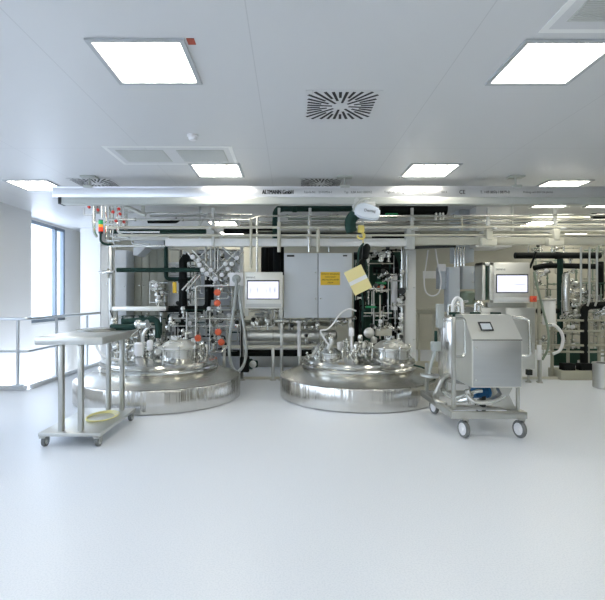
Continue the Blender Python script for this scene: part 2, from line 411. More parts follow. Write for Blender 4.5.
cc = W(358, 280, 6.05); rot = Matrix.Rotation(R(-26), 4, 'Y')
def R4(dx, dz, y): v = rot @ Vector((dx, 0, dz)); return (cc.x + v.x, y, cc.z + v.z)
w, h = .122, .165
MB().prism([R4(-w, -h, 6.045), R4(w, -h, 6.045), R4(w, h, 6.045), R4(-w, h, 6.045)], (0, .012, 0)).build('cover', 'paper', t)
MB().prism([R4(-w * 1.0, -.028, 6.043), R4(w, -.028, 6.043), R4(w, .022, 6.043), R4(-w, .022, 6.043)], (0, .002, 0)).build('white_band', 'white', t)
MB().tube([R4(.02, h, 6.05), W(362, 258, 6.12), W(362.5, 246, 6.2)], .004, n=6).build('string', 'dark', t)

# ------------------------------------------------------------------ vessels
def clamp_fit(mb, c, ax, r, L):
    "short sanitary fitting with a clamped ferrule"
    ax = Vector(ax).normalized(); c = Vector(c)
    mb.lathe([(r, 0), (r, L * .42), (r * 1.5, L * .44), (r * 1.65, L * .5), (r * 1.5, L * .56), (r, L * .58), (r, L)], c, ax, 14)

def vessel(label, cx, cy, Rb, man, hatch, seed, mods):
    rnd = random.Random(seed)
    t = thing('process_vessel', label, 'vessel', (cx, cy, 0))
    c = (cx, cy, 0)
    rb, rr = Rb, Rb * .70
    MB().lathe([(rb - .02, 0.001), (rb, .012), (rb, .275), (rb - .006, .287), (rb - .02, .293)], c, n=96).build('skirt', 'vessel', t)
    MB().lathe([(rb - .018, .294), (rr + .015, .405), (rr - .02, .41)], c, n=96, close=False).build('shoulder', 'cone', t)
    MB().lathe([(rr - .05, .39), (rr + .008, .40), (rr + .028, .42), (rr + .03, .445), (rr + .012, .462), (rr + .004, .468), (rr + .014, .476), (rr + .02, .50), (rr + .008, .525), (rr - .025, .537), (rr - .06, .535)], c, n=96, close=False).build('flange_ring', 'polish', t)
    MB().lathe([(rr - .05, .535), (rr * .78, .565), (rr * .5, .592), (rr * .2, .606), (.001, .61)], c, n=72).build('head', 'polish', t)
    def topz(x, y):
        d = math.hypot(x - cx, y - cy) / rr
        return .61 - .08 * d * d
    mx_, my_, mr = man
    z0 = topz(mx_, my_) - .04
    zr = z0 + .14
    mw = MB().lathe([(mr, z0), (mr, zr - .03), (mr + .022, zr - .025), (mr + .022, zr), (mr, zr + .002)], (mx_, my_, 0), n=48).build('manway_neck', 'polish', t)
    ld = MB().lathe([(mr + .024, zr + .003), (mr + .024, zr + .022), (mr, zr + .028), (mr * .85, zr + .06), (mr * .6, zr + .10), (mr * .3, zr + .125), (.001, zr + .13)], (mx_, my_, 0), n=48).build('manway_lid', 'hsteel', t)
    for i in range(8):
        a = 2 * math.pi * (i + .3) / 8; px, py = mx_ + math.cos(a) * (mr + .035), my_ + math.sin(a) * (mr + .035)
        q = MB(); q.cyl((px, py, zr - .10), (px, py, zr + .03), .008, 8); q.lathe([(.014, 0), (.016, .008), (.016, .02), (.008, .03)], (px, py, zr + .022), n=10)
        q.box(px - .012, px + .012, py - .016, py + .016, zr - .115, zr - .095, .003); q.build('swing_bolt', 'tube', t)
    hx, hy, hr = hatch; hz = topz(hx, hy) - .03
    MB().lathe([(hr, hz), (hr, hz + .06), (hr + .015, hz + .065), (hr + .015, hz + .085), (hr * .9, hz + .095), (hr * .5, hz + .14), (hr * .25, hz + .155), (.001, hz + .157)], (hx, hy, 0), n=36).build('inspection_hatch', 'polish', t)
    for i in range(6):
        a = i * math.pi / 3 + .4; px, py = hx + math.cos(a) * (hr + .022), hy + math.sin(a) * (hr + .022)
        MB().lathe([(.012, 0), (.012, .06), (.018, .065), (.018, .085), (.008, .10)], (px, py, hz + .03), n=10).build('clamp_knob', 'tube', t)
    # sight glass and nozzles on the lid
    q = MB(); zz = zr + .112
    q.lathe([(.06, -.01), (.06, .02), (.075, .025), (.075, .045), (.045, .05)], (mx_ - .03, my_ - .03, zz), n=24); sg = q.build('sight_glass', 'tube', t)
    q = MB()
    for i in range(8):
        a = i * math.pi / 4; q.cyl((mx_ - .03 + .062 * math.cos(a), my_ - .03 + .062 * math.sin(a), zz + .042), (mx_ - .03 + .062 * math.cos(a), my_ - .03 + .062 * math.sin(a), zz + .065), .009, 8)
    q.build('bolt_ring', 'tube', sg)
    q = MB(); clamp_fit(q, (mx_ + .10, my_ - .02, zz - .02), (0, 0, 1), .016, .09); q.tube([(mx_ + .10, my_ - .02, zz + .06), (mx_ + .10, my_ - .02, zz + .095), (mx_ + .17, my_, zz + .095)], .013); q.build('lid_nozzle', 'tube', t)
    MB().tube([(mx_ - .12, my_ - mr * .5, zr + .05), (mx_ - .12, my_ - mr * .5, zr + .09), (mx_ - .02, my_ - mr * .62, zr + .09), (mx_ + .08, my_ - mr * .6, zr + .09), (mx_ + .08, my_ - mr * .6, zr + .05)], .010, .03, n=8).build('lid_handle', 'tube', t)
    # nozzles, clamps and valves crowding the head around the manway
    n = 0; spots = []
    while n < 40:
        a = rnd.uniform(0, 2 * math.pi); d = rr * math.sqrt(rnd.uniform(.05, .80)); x, y = cx + d * math.cos(a), cy + d * math.sin(a)
        if math.hypot(x - mx_, y - my_) < mr + .08 or y < cy - .42 * rr or math.hypot(x - hx, y - hy) < hr + .06 or (abs(x - mx_) < mr + .03 and y < my_) or any(math.hypot(x - p, y - q_) < .085 for p, q_ in spots):
            n += .02; continue
        spots.append((x, y)); z = topz(x, y) - .02; kind = int(n) % 6; n = int(n) + 1
        hh = rnd.uniform(.07, .17); r_ = rnd.uniform(.013, .024)
        if kind == 0:
            q = MB(); clamp_fit(q, (x, y, z), (0, 0, 1), r_, hh); q.lathe([(r_, 0), (r_ * 1.7, .01), (r_ * 1.7, .03), (r_ * .4, .04)], (x, y, z + hh), n=16); q.build('nozzle', 'tube', t)
        elif kind == 1:
            q = MB(); clamp_fit(q, (x, y, z), (0, 0, 1), r_, hh * .8); o = q.build('diaphragm_valve', 'tube', t)
            q = MB(); q.ball((x, y, z + hh * .85), r_ * 1.7); q.lathe([(r_ * 1.5, 0), (r_ * 1.8, .02), (r_ * 1.8, .07), (r_ * 1.2, .09)], (x, y, z + hh), n=16); q.build('actuator', 'wplastic' if rnd.random() < .25 else 'tube', o)
        elif kind == 2:
            b_ = rnd.uniform(0, 6.28); dx, dy = math.cos(b_) * .09, math.sin(b_) * .09
            q = MB(); clamp_fit(q, (x, y, z), (0, 0, 1), r_, hh * .7); q.tube([(x, y, z + hh * .6), (x, y, z + hh), (x + dx, y + dy, z + hh), (x + dx, y + dy, z + hh * 1.45)], r_ * .8, .05); q.build('elbow_pipe', 'tube', t)
        elif kind == 3:
            q = MB(); q.cyl((x, y, z), (x, y, z + .05), r_ * 1.5); q.cyl((x, y, z + .03), (x, y, z + hh * .8), .012, 8); o = q.build('hand_valve', 'tube', t)
            q = MB(); q.tube([(x + .05 * math.cos(u), y + .05 * math.sin(u), z + hh * .8) for u in [k * math.pi / 6 for k in range(13)]], .009, 0, n=6); q.box(x - .05, x + .05, y - .006, y + .006, z + hh * .8 - .005, z + hh * .8 + .005); q.build('hand_wheel', 'satin', o)
        elif kind == 4:
            q = MB(); q.lathe([(.045, 0), (.045, .04), (.06, .045), (.06, .065), (.035, .07)], (x, y, z), n=20); o = q.build('flanged_port', 'polish', t)
            q = MB(); b_ = rnd.uniform(0, 6.28); q.lathe([(.03, 0), (.03, .07), (.036, .075), (.036, .09), (.02, .10)], (x, y, z + .06), (.5 * math.cos(b_), .5 * math.sin(b_), 1), 16); q.build('port_lamp', 'satin', o)
        else:
            b_ = rnd.uniform(0, 6.28); ax = (math.cos(b_) * .8, math.sin(b_) * .8, 1)
            q = MB(); clamp_fit(q, (x, y, z - .01), ax, r_ * .9, hh); q.ball(Vector((x, y, z)) + Vector(ax).normalized() * hh, r_ * 1.4, u=10, v=7); q.build('angled_nozzle', 'tube', t)
    for f_ in mods: f_(t)
    return t

def v1(t):
    Y = 6.35
    # fixed manifold standing on the head beside the table
    q = MB().tube([W(143, 362, Y), W(143, 333, Y), W(150, 326, Y)], .022); q.build('riser_pipe', 'tube', t)
    q = MB().lathe([(.05, -.09), (.06, -.07), (.06, .07), (.045, .09)], W(139, 349, Y), n=16); q.build('level_probe', 'wplastic', t)
    q = MB().cyl(W(139, 352, Y), W(139, 366, Y), .016, 10); q.build('probe_stem', 'tube', t)
    q = MB().lathe([(.06, -.05), (.075, -.03), (.075, .03), (.06, .05)], W(117, 347, 6.5), (1, 0, .3), 18); q.build('side_port', 'polish', t)
    q = MB().lathe([(.035, -.02), (.045, -.01), (.045, .01), (.035, .02)], W(158, 352, 6.3), (.4, -1, .5), 22); q.build('inspection_port', 'steel', t)
def v2(t):
    Y = 6.45
    q = MB().cyl(W(351.5, 361, Y), W(351.5, 335, Y), .014, 12); q.build('agitator_shaft', 'wplastic', t)
    q = MB().lathe([(.02, -.06), (.034, -.05), (.036, .04), (.025, .06)], W(351.5, 332, Y), n=16); q.build('level_probe', 'wplastic', t)
    q = MB().tube([W(312, 357, 6.3), W(319, 345, 6.35), W(330, 334, 6.5)], .022); q.build('drain_pipe', 'tube', t)
    q = MB().lathe([(.03, -.10), (.036, -.09), (.036, .03), (.045, .035), (.045, .06), (.03, .065)], W(331, 343, 6.45), (.5, 0, 1), 18); q.build('port_lamp', 'satin', t)
    q = MB().tube([W(329, 345, 6.4), W(324, 338, 6.4), W(320.5, 331, 6.4), W(323, 330, 6.42), W(327, 329.5, 6.45), W(333, 324, 6.5), W(340, 314, 6.6), W(348.5, 309, 6.65), W(356, 311, 6.7)], .0115, smooth=True, n=10); q.build('white_hose', 'whose', t, label='white flexible hose curling up from the head')
    q = MB().tube([(1.63, 6.2, .50), (1.75, 6.15, .47), (1.87, 6.2, .38), (1.93, 6.25, .30)], .012, smooth=True, n=8); q.build('earthing_cable', 'dkgreen', t)
vessel('wide round steel vessel sunk in the floor behind the steel trolley table', -1.84, 6.66, 1.13, (W(179, 0, 6.5).x, 6.5, .255), (W(139, 0, 6.5).x, 6.5, .14), 3, [v1])
vessel('wide round steel vessel sunk in the floor beside the wheeled pump trolley', .975, 6.75, 1.115, (W(391, 0, 6.58).x, 6.58, .245), (W(331, 0, 6.5).x, 6.5, .16), 11, [v2])

# ------------------------------------------------------------------ trolley table (left)
t = thing('trolley_table', 'tall stainless steel trolley table on castors by the guard rail', 'trolley table', (-2.05, 4.87, 0))
MB().box(-2.37, -1.735, 4.35, 5.38, .955, 1.03, .012).build('table_top', 'satin', t)
MB().box(-2.345, -1.76, 4.37, 5.36, .10, .135, .006).build('lower_shelf', 'satin', t)
for x, y in ((W(61.5, 0, 4.45).x, 4.45), (W(81, 0, 4.45).x, 4.45), (W(108.5, 0, 5.28).x, 5.28), (W(122, 0, 5.28).x, 5.28)):
    MB().box(x - .022, x + .022, y - .026, y + .026, .134, .956, .004).build('leg', 'steel', t)
def caster(t, x, y, r, sp, mt='rubber', mh='wgrey', z1=.10, ax=(1, 0, 0)):
    q = MB(); q.box(x - .03, x + .03, y - .045, y + .045, z1 - .014, z1, .003); q.cyl((x, y + .018, r), (x, y + .018, z1 - .01), .012, 8) if r > .07 else None; q.prism([(x + .028, y - .03, z1 - .01), (x + .028, y + .035, z1 - .01), (x + .028, y + .032, r - .01), (x + .028, y + .005, r - .01)], (.004, 0, 0))
    o = q.build('castor', 'steel', t)
    MB().lathe([(r * .68, -.017), (r * .95, -.017), (r, -.011), (r, .011), (r * .95, .017), (r * .68, .017)], (x, y + .018, r), ax, 24).build('tyre', mt, o)
    MB().lathe([(.01, -.026), (r * .22, -.026), (r * .28, -.019), (r * .70, -.0185), (r * .70, .0185), (r * .28, .019), (r * .22, .026), (.01, .026)], (x, y + .018, r), ax, 20).build('hub', mh, o)
for x in (-2.30, -1.80):
    for y in (4.40, 5.30): caster(t, x, y, .052, 0)
# things on the table
t = thing('steel_tray', 'thin round steel lid lying at the far side of the trolley table', 'tray', (-2.12, 5.16, 1.03))
MB().lathe([(.18, .001), (.20, .004), (.205, .016), (.19, .018), (.175, .010), (.001, .012)], (-2.12, 5.14, 1.03), n=40).build('dish', 'satin', t)
MB().lathe([(.15, .0), (.165, .006), (.165, .014), (.001, .018)], (-2.10, 5.15, 1.045), n=36).build('upper_dish', 'steel', t)
t = thing('hose_coupling', 'steel clamp coupling with short dark hose lying on the trolley table', 'hose coupling', (-1.9, 5.2, 1.03))
q = MB(); q.tube([(-1.985, 5.24, 1.066), (-1.90, 5.2, 1.066), (-1.76, 5.17, 1.068), (-1.66, 5.15, 1.09)], .034, smooth=True); q.build('hose', 'dkgreen', t)
q = MB(); q.lathe([(.04, -.03), (.05, -.02), (.055, 0), (.05, .02), (.04, .03)], (-1.66, 5.15, 1.10), (1, -.2, .1), 18); q.lathe([(.03, 0), (.03, .07), (.045, .075), (.045, .09)], (-1.64, 5.14, 1.10), (1, -.2, .1), 18); q.tube([(-1.66, 5.15, 1.05), (-1.70, 5.12, 1.00), (-1.73, 5.1, .975)], .008); q.build('clamp', 'tube', t)
t = thing('lever_valve', 'small steel valve with lever standing on the trolley table corner', 'valve', (-1.98, 5.3, 1.03))
q = MB(); q.lathe([(.03, 0), (.045, .005), (.045, .02), (.025, .03), (.025, .06), (.04, .065), (.04, .085), (.02, .09)], (-1.99, 5.31, 1.03), n=18); q.ball((-1.99, 5.31, 1.14), .032); q.build('body', 'tube', t)
MB().cyl((-1.99, 5.31, 1.14), (-2.03, 5.30, 1.25), .007, 8).build('lever', 'dark', t)
q = MB()
for i in range(3):
    q.tube([(-1.985 + (.135 + .008 * i) * math.cos(u + i) + .012 * i, 4.93 + (.19 + .012 * i) * math.sin(u + i), .141 + .008 * i) for u in [k * math.pi / 12 for k in range(25)]], .005, 0, n=6)
tag(q.build('tubing_coil', 'ytube'), 'coil of thin pale yellow tubing lying on the trolley table lower shelf', 'tubing')
# white hose drooping behind the table
q = MB().tube([(-2.42, 6.1, .96), (-2.50, 6.05, .84), (-2.42, 6.0, .68), (-2.30, 6.03, .60), (-2.20, 6.12, .585)], .017, smooth=True)
tag(q.build('white_hose', 'whose'), 'white hose drooping onto the vessel behind the trolley table', 'hose')

# ------------------------------------------------------------------ wheeled pump / vessel trolley (right)
t = thing('pump_trolley', 'wheeled steel trolley with control cabinet, small tank and blue pump', 'trolley', (2.0, 5.1, 0))
XA, XB, YA, YD = 1.585, 2.335, 4.62, 5.72
q = MB(); e = .05
q.box(XA, XB, YA, YA + e, .20, .268, .005); q.box(XA, XB, YD - e, YD, .20, .268, .005); q.box(XA, XA + e, YA + e, YD - e, .20, .268, .005); q.box(XB - e, XB, YA + e, YD - e, .20, .268, .005); q.box(XA + e, XB - e, 4.95, 5.0, .21, .25, .004); q.build('base_frame', 'steel', t)
for x, y in ((1.73, 4.66), (2.285, 4.66), (1.73, 5.62), (2.285, 5.62)):
    caster(t, x, y, .088, 0, 'rubber', 'wplastic', .20, (.97, .24, 0))
x0, x1, yf, yb = W(472, 0, 4.66).x, W(522.5, 0, 4.66).x, 4.66, 5.15
z0, z1, z2 = .50, .985, 1.215
pr = [(yf, z0), (yb, z0), (yb, z2), (4.90, z2), (yf, z1)]
q = MB().prism([(x0, a, b_) for a, b_ in pr], (x1 - x0, 0, 0)); bmesh.ops.bevel(q.bm, geom=q.bm.edges[:], offset=.005, segments=2, affect='EDGES')
cab = q.build('control_cabinet', 'hsteel', t, ang=14)  # pale steel colours the slope as the better lit face
q = MB(); q.box(x0 + .012, x1 - .012, yf - .008, yf + .002, z0 + .012, z1 - .02, .004); dr = q.build('cabinet_door', 'shadesteel', cab)
MB().box(x0 + .004, x1 - .004, yf - .004, yf + .004, z1 - .016, z1 - .007).build('door_gap', 'gap', cab)
q = MB()
for z in (.58, .90): q.cyl((x0 + .035, yf - .016, z), (x0 + .035, yf - .007, z), .009, 12)
q.build('door_lock', 'tube', cab)
sl = math.atan2(z2 - z1, 4.90 - yf); n_ = Vector((0, -math.sin(sl), math.cos(sl))); u_ = Vector((0, math.cos(sl), math.sin(sl)))
def SL(x, k, o): return Vector((x, yf, z1)) + u_ * k + n_ * o
def slab(xa, xb, ka, kb, o, hgt, nm, mm): 
    MB().prism([SL(xa, ka, o), SL(xb, ka, o), SL(xb, kb, o), SL(xa, kb, o)], n_ * hgt).build(nm, mm, cab)
slab(1.925, 2.055, .105, .225, -.001, .008, 'display_bezel', 'dark'); slab(1.94, 2.04, .12, .20, .0075, .002, 'display', 'bluecab')
# handles
MB().tube([(x1 - .01, 4.97, 1.185), (x1 + .10, 4.97, 1.185), (x1 + .20, 4.92, 1.16), (x1 + .20, 4.90, .78), (x1 - .01, 4.97, .80)], .015, .05).build('push_handle', 'tube', t)
MB().tube([(1.65, 4.72, 1.185), (1.765, 4.74, 1.185), (1.765, 4.74, .80), (1.65, 4.72, .80)], .013, .045).build('pull_handle', 'tube', t)
MB().box(1.625, 1.66, 4.70, 4.74, .267, 1.20, .005).build('post', 'steel', t)
MB().box(2.285, 2.335, 5.30, 5.35, .267, .99, .006).build('post', 'steel', t)
MB().box(1.60, 1.635, 5.55, 5.59, .267, .62, .006).build('post', 'steel', t)
MB().box(2.255, 2.28, 4.66, 4.70, .267, .505, .004).build('post', 'steel', t)
# tank
tx, ty = 1.99, 5.42
MB().lathe([(.05, .40), (.2, .43), (.262, .49), (.268, .52), (.268, 1.11), (.262, 1.13), (.27, 1.135), (.27, 1.16), (.262, 1.165), (.2, 1.20), (.1, 1.225), (.001, 1.23)], (tx, ty, 0), n=48).build('tank', 'vessel', t)
q = MB()
for i in range(4):
    a = math.pi * (.25 + i * .5); q.cyl((tx + .2 * math.cos(a), ty + .2 * math.sin(a), .26), (tx + .2 * math.cos(a), ty + .2 * math.sin(a), .46), .016, 8)
q.build('tank_leg', 'steel', t)
rnd = random.Random(5)
for i, (dx, dy) in enumerate(((-.18, -.05), (-.10, -.16), (-.02, -.05), (.08, -.17), (.17, -.06), (.05, .1), (-.12, .1), (.20, .06))):
    x, y = tx + dx, ty + dy; z = 1.23 - .04 * (math.hypot(dx, dy) / .2) ** 2 - .03; hh = rnd.uniform(.09, .15)
    q = MB(); clamp_fit(q, (x, y, z), (0, 0, 1), .016, hh)
    if i % 3 == 0: q.tube([(x, y, z + hh * .9), (x, y, z + hh + .02), (x + .06, y - .03, z + hh + .02), (x + .08, y - .03, z + hh - .03)], .012, .03)
    elif i % 3 == 1: q.lathe([(.03, 0), (.036, .01), (.036, .035), (.02, .05)], (x, y, z + hh), n=14)
    else: q.cyl((x - .06, y, z + hh), (x + .05, y, z + hh + .02), .013, 8)
    q.build('tank_nozzle', 'tube', t)
for x, y in ((1.80, 5.15), (2.02, 5.13), (2.24, 5.12)):
    q = MB(); q.box(x - .055, x + .055, y - .02, y + .02, 1.205, 1.235, .008); q.cyl((x, y, 1.17), (x, y, 1.215), .018, 10); q.build('lid_clamp', 'dkgreen', t)
MB().tube([(1.80, 5.2, 1.20), (1.80, 5.2, 1.34), (1.84, 5.2, 1.40), (1.90, 5.2, 1.37), (1.91, 5.2, 1.22)], .018, .05).build('bent_pipe', 'whose', t)
q = MB(); q.box(1.676, 1.757, 5.34, 5.42, 1.05, 1.32, .01); q.build('junction_box', 'hose', t)
q = MB(); q.box(1.59, 1.69, 5.25, 5.33, .795, .90, .012); o = q.build('valve_bracket', 'hose', t)
MB().box(1.62, 1.655, 5.27, 5.285, .895, 1.02, .004).build('tag_plate', 'dkgreen', o)
MB().tube([(1.64, 5.28, .82), (1.58, 5.27, .64), (1.56, 5.27, .53)], .017).build('drain_arm', 'hose', t)
q = MB(); q.lathe([(.08, 0), (.10, .01), (.10, .03), (.03, .04)], (1.56, 5.27, .50), (0.1, 0, 1), 20); q.build('drip_cup', 'satin', t)
# pump and piping
q = MB(); q.lathe([(.04, -.09), (.05, -.085), (.05, .06), (.06, .065), (.06, .09), (.03, .10)], (2.0, 4.93, .40), (1, .15, 0), 20)
for k in range(8): q.lathe([(.056, -.004), (.056, .004)], (2.0 - .08 + .018 * k, 4.93 - .012 + .003 * k, .40), (1, .15, 0), 20)
q.box(1.95, 2.03, 4.90, 4.96, .44, .48, .008); q.build('pump_motor', 'blue', t)
q = MB(); q.box(2.0, 2.04, 4.89, 4.97, .25, .37, .005); q.build('pump_foot', 'dark', t)
MB().tube([(1.80, 4.78, .40), (1.88, 4.74, .34), (2.05, 4.72, .355), (2.19, 4.75, .42), (2.2, 4.8, .47)], .023, smooth=True).build('product_pipe', 'tube', t)
MB().tube([(1.80, 5.4, .52), (1.68, 5.2, .36), (1.78, 4.95, .30), (1.88, 4.85, .36)], .03, .08).build('suction_pipe', 'tube', t)
MB().tube([(1.70, 4.95, .33), (1.74, 4.95, .33), (1.92, 4.80, .44), (1.96, 4.80, .44)], .02, .04).build('bypass_pipe', 'tube', t)
q = MB(); clamp_fit(q, (1.85, 4.80, .32), (-.3, 0, 1), .03, .14); q.build('sample_valve', 'tube', t)
MB().prism([(2.09, 4.72, .50), (2.24, 4.72, .50), (2.20, 4.72, .42), (2.27, 4.72, .27), (2.13, 4.72, .27), (2.02, 4.72, .32), (2.13, 4.72, .42)], (0, .10, 0)).build('outlet_hopper', 'steel', t)
MB().tube([(1.66, 5.0, .25), W(436, 401, 5.1), W(434.5, 396, 5.2), W(442.5, 378, 5.2), (1.78, 5.3, .52)], .026, .05).build('tow_bar', 'steel', t)

# ------------------------------------------------------------------ overhead pipe rack
YR = 7.6
def run(t, pts, r, m_='tube', name='pipe', y=YR, rc=None, clamps=0):
    P = [W(p[0], p[1], p[2] if len(p) > 2 else y) for p in pts]
    q = MB().tube(P, r, rc)
    if clamps:
        for a, b_ in zip(P, P[1:]):
            L = (b_ - a).length
            if L < .25: continue
            for i in range(clamps):
                c = a.lerp(b_, (i + .5) / clamps + .1 / (clamps + 1)); q.lathe([(r, -.018), (r * 1.7, -.012), (r * 1.8, 0), (r * 1.7, .012), (r, .018)], c, b_ - a, 12)
    return q.build(name, m_, t)
t = thing('pipe_rack', 'long overhead rack of white beam and steel pipes above the process skids', 'pipe rack', W(290, 246, YR))
b0, b1 = W(165, 246, YR), W(411, 238.5, YR)
MB().box(b0.x, b1.x, YR, YR + .12, b0.z, b1.z, .005).build('beam', 'white', t)
a, b_ = W(411, 244.5, YR), W(606, 237, YR)
MB().box(a.x, 7.2, YR + .02, YR + .12, a.z, b_.z, .005).build('beam', 'beige', t, label='cream beam section past the gusset')
a, b_ = W(406.5, 249, YR), W(414.5, 229, YR); MB().box(a.x, b_.x, YR - .03, YR + .14, a.z, b_.z, .004).build('gusset', 'wgrey', t)
a, b_ = W(113, 240, 7.7), W(168, 235, 7.7); MB().box(a.x, b_.x, 7.7, 7.78, a.z, b_.z, .004).build('beam', 'wgrey', t, label='grey end section nearest the signal tower')
for pts, r_, mm, y in (
    ([(107, 227.5), (640, 227)], .020, 'beige', 7.4), ([(108, 219.5), (250, 219.5), (258, 216), (410, 216), (640, 215)], .017, 'tube', 7.5),
    ([(124, 212.5), (252, 214.5)], .013, 'tube', 7.7), ([(118, 235.5), (640, 235)], .017, 'beige', 7.45),
    ([(258, 231.5), (640, 231.5)], .014, 'olive', 7.9), ([(395, 221.5), (640, 220)], .015, 'tube', 7.8), ([(415, 218), (640, 217.5)], .02, 'beige', 8.2),
    ([(105, 224), (118, 224), (118, 232), (160, 232)], .015, 'tube', 7.3), ([(258, 222), (395, 222)], .012, 'tube', 8.1),
    ([(275, 233.3), (412, 233.3)], .016, 'dark', 7.85), ([(420, 233), (640, 233)], .013, 'olive', 7.9), ([(240, 225), (640, 224.5)], .013, 'olive', 8.1), ([(240, 223), (420, 223.5)], .017, 'satin', 8.4), ([(150, 216), (240, 216)], .02, 'satin', 8.6),
    ([(288, 219), (350, 219)], .014, 'ghose', 8.0)):
    run(t, pts, r_, mm, y=y, clamps=3 if mm == 'tube' and r_ > .016 else 0)
for px in (213, 279, 310, 412, 488, 555):
    q = MB(); a = W(px, 0, 7.58); q.box(a.x - .022, a.x + .022, 7.56, 7.60, W(0, 246, 7.58).z, W(0, 208, 7.58).z, .003)
    q.box(a.x - .022, a.x + .022, 7.3, 8.5, W(0, 229.6, 7.58).z - .03, W(0, 229.6, 7.58).z, .003); q.build('hanger', 'wgrey', t)
for px in (200, 330, 512): 
    a = W(px, 0, 8.3); q = MB(); q.box(a.x - .02, a.x + .02, 8.28, 8.32, 2.4, CEIL - .0005, .003); q.build('drop_rod', 'wgrey', t)
run(t, [(197, 229), (207, 214), (217, 229)], .015, 'satin', 'strut', 7.55, .01); run(t, [(207, 217), (217, 225), (226, 214)], .012, 'satin', 'strut', 7.6, .01)
q = MB(); a, b_ = W(124, 206, 7.5), W(146, 215, 7.5); q.tube([a, b_], .035, n=4); q.build('strut', 'galu', t)
run(t, [(143, 213), (143, 205)], .03, 'galu', 'strut', 7.5)
for px, py in ((252, 217), (252, 246)): pass
run(t, [(251, 219), (251, 268)], .022, 'beige', 'drop_pipe', 7.42); run(t, [(257, 216), (257, 272)], .017, 'tube', 'drop_pipe', 7.5)
run(t, [(318, 229), (318, 252)], .03, 'beige', 'drop_pipe', 7.42); run(t, [(309, 216), (309, 252)], .018, 'tube', 'drop_pipe', 7.5); run(t, [(329, 240), (329, 252)], .015, 'tube', 'drop_pipe', 7.8)
run(t, [(279, 222), (279, 252)], .028, 'beige', 'drop_pipe', 7.4)
run(t, [(462, 215), (462, 231)], .013, 'beige', 'drop_pipe', 7.5)
for px in (489, 556):
    q = MB(); a = W(px, 240, 7.4); q.box(a.x - .12, a.x + .12, 7.38, 7.5, a.z - .09, a.z + .03, .01); q.box(a.x - .05, a.x + .05, 7.36, 7.5, a.z, a.z + .17, .01); q.build('pipe_clamp', 'beige', t)

# black insulated overhead pipes, each its own thing
def pipe_thing(label, pts, r, m_, y, name='insulated_pipe', bands=(), cat='pipe', rc=None):
    P = [W(p[0], p[1], p[2] if len(p) > 2 else y) for p in pts]
    t = thing(name, label, cat, P[0])
    MB().tube(P, r, 2.2 * r if rc is None else rc, 16).build('lagging', m_, t)
    for i, f_ in bands:
        c = P[i].lerp(P[i + 1], f_); MB().lathe([(r, -.04), (r * 1.18, -.035), (r * 1.18, .035), (r, .04)], c, P[i + 1] - P[i], 18).build('joint_band', m_, t)
    return t
pipe_thing('dark green lagged pipe with elbow running along behind the chain hoist', [(276, 240), (276, 208), (350, 208), (372, 208)], .062, 'dkgreen', 7.9, bands=((1, .25),))
t = pipe_thing('thick black stepped lagged duct right of the chain hoist', [(380, 209), (446, 209)], .10, 'black', 8.0)
MB().box(W(425, 0, 7.9).x, W(446, 0, 7.9).x, 7.9, 8.1, W(0, 212, 8).z, W(0, 203.5, 8).z, .01).build('end_box', 'black', t)
MB().box(W(386, 0, 7.9).x, W(398, 0, 7.9).x, 7.9, 8.0, W(0, 217, 7.9).z, W(0, 213, 7.9).z, .005).build('green_tag', 'bgreen', t)
q = MB()
for px in (436, 440, 443): q.cyl(W(px, 212, 7.95), W(px, 220, 7.95), .02, 8)
q.build('stub_pipe', 'satin', t)
pipe_thing('black lagged pipe on the rack near the signal tower', [(112, 231.5), (206, 231.5)], .04, 'dkgreen', 8.0)
pipe_thing('black lagged pipe on the rack above the smaller display panel', [(224, 231), (276, 231)], .05, 'black', 8.0)
pipe_thing('short black lagged pipe on the rack above the olive cabinet', [(148, 221), (176, 221), (178, 219)], .045, 'black', 8.6)
pipe_thing('black pipe end high at the picture edge over the farther skid', [(592, 216), (640, 216)], .045, 'black', 7.7)
pipe_thing('thin black pipe on the rack crossing behind the chain hoist', [(372, 237), (410, 237)], .02, 'black', 7.8)

# signal tower
t = thing('signal_tower', 'signal lamp with green, amber and red segments on a bent black pole', 'signal lamp', W(101, 246, 7.5))
MB().tube([W(118, 246.5, 7.6), W(103, 243.5, 7.5), W(100.5, 241, 7.5), W(100.5, 233, 7.5)], .018, .05).build('pole', 'dkgreen', t)
for y0_, y1_, mm, nm in ((233.5, 231.5, 'dark', 'base'), (231.5, 227.2, 'redpaint', 'red_lamp'), (227, 224.6, 'amber', 'amber_lamp'), (224.4, 220.6, 'glamp', 'green_lamp'), (220.5, 219.8, 'dark', 'cap')):
    MB().cyl(W(100.8, y0_, 7.5), W(100.8, y1_, 7.5), .036, 18, .003).build(nm, mm, t)

# riser bundle at the end of the rack
t = thing('pipe_riser_bundle', 'cluster of steel pipe bends with red tags above the signal lamp', 'pipe bundle', W(100, 245, 7.5))
for pts, r_, y in (([(94, 204), (94, 232), (97, 237)], .024, 7.7), ([(92, 222), (96, 222), (107, 224)], .02, 7.7), ([(106, 205), (106, 241), (120, 241)], .02, 7.6), ([(110, 206), (110, 236), (130, 238)], .02, 7.7),
    ([(117, 205), (117, 231), (122, 235), (140, 235)], .017, 7.5), ([(121, 206), (121, 227)], .02, 7.9), ([(102, 205), (102, 218)], .014, 7.6), ([(113, 206), (113, 242), (116, 246)], .016, 7.6), ([(126, 207), (126, 230)], .03, 7.9),
    ([(98, 205), (98, 214)], .03, 7.8), ([(132, 232), (132, 244), (150, 244)], .014, 7.8), ([(108, 246), (112, 246), (165, 246)], .02, 7.55)):
    run(t, pts, r_, 'tube', y=y)
for px, py in ((89, 207), (98, 210), (113, 212), (119, 209), (124, 222), (116, 221), (120, 214)):
    MB().lathe([(.02, -.02), (.024, -.01), (.024, .01), (.02, .02)], W(px, py, 7.45), (0, -1, .2), 14).build('red_tag', 'red', t)
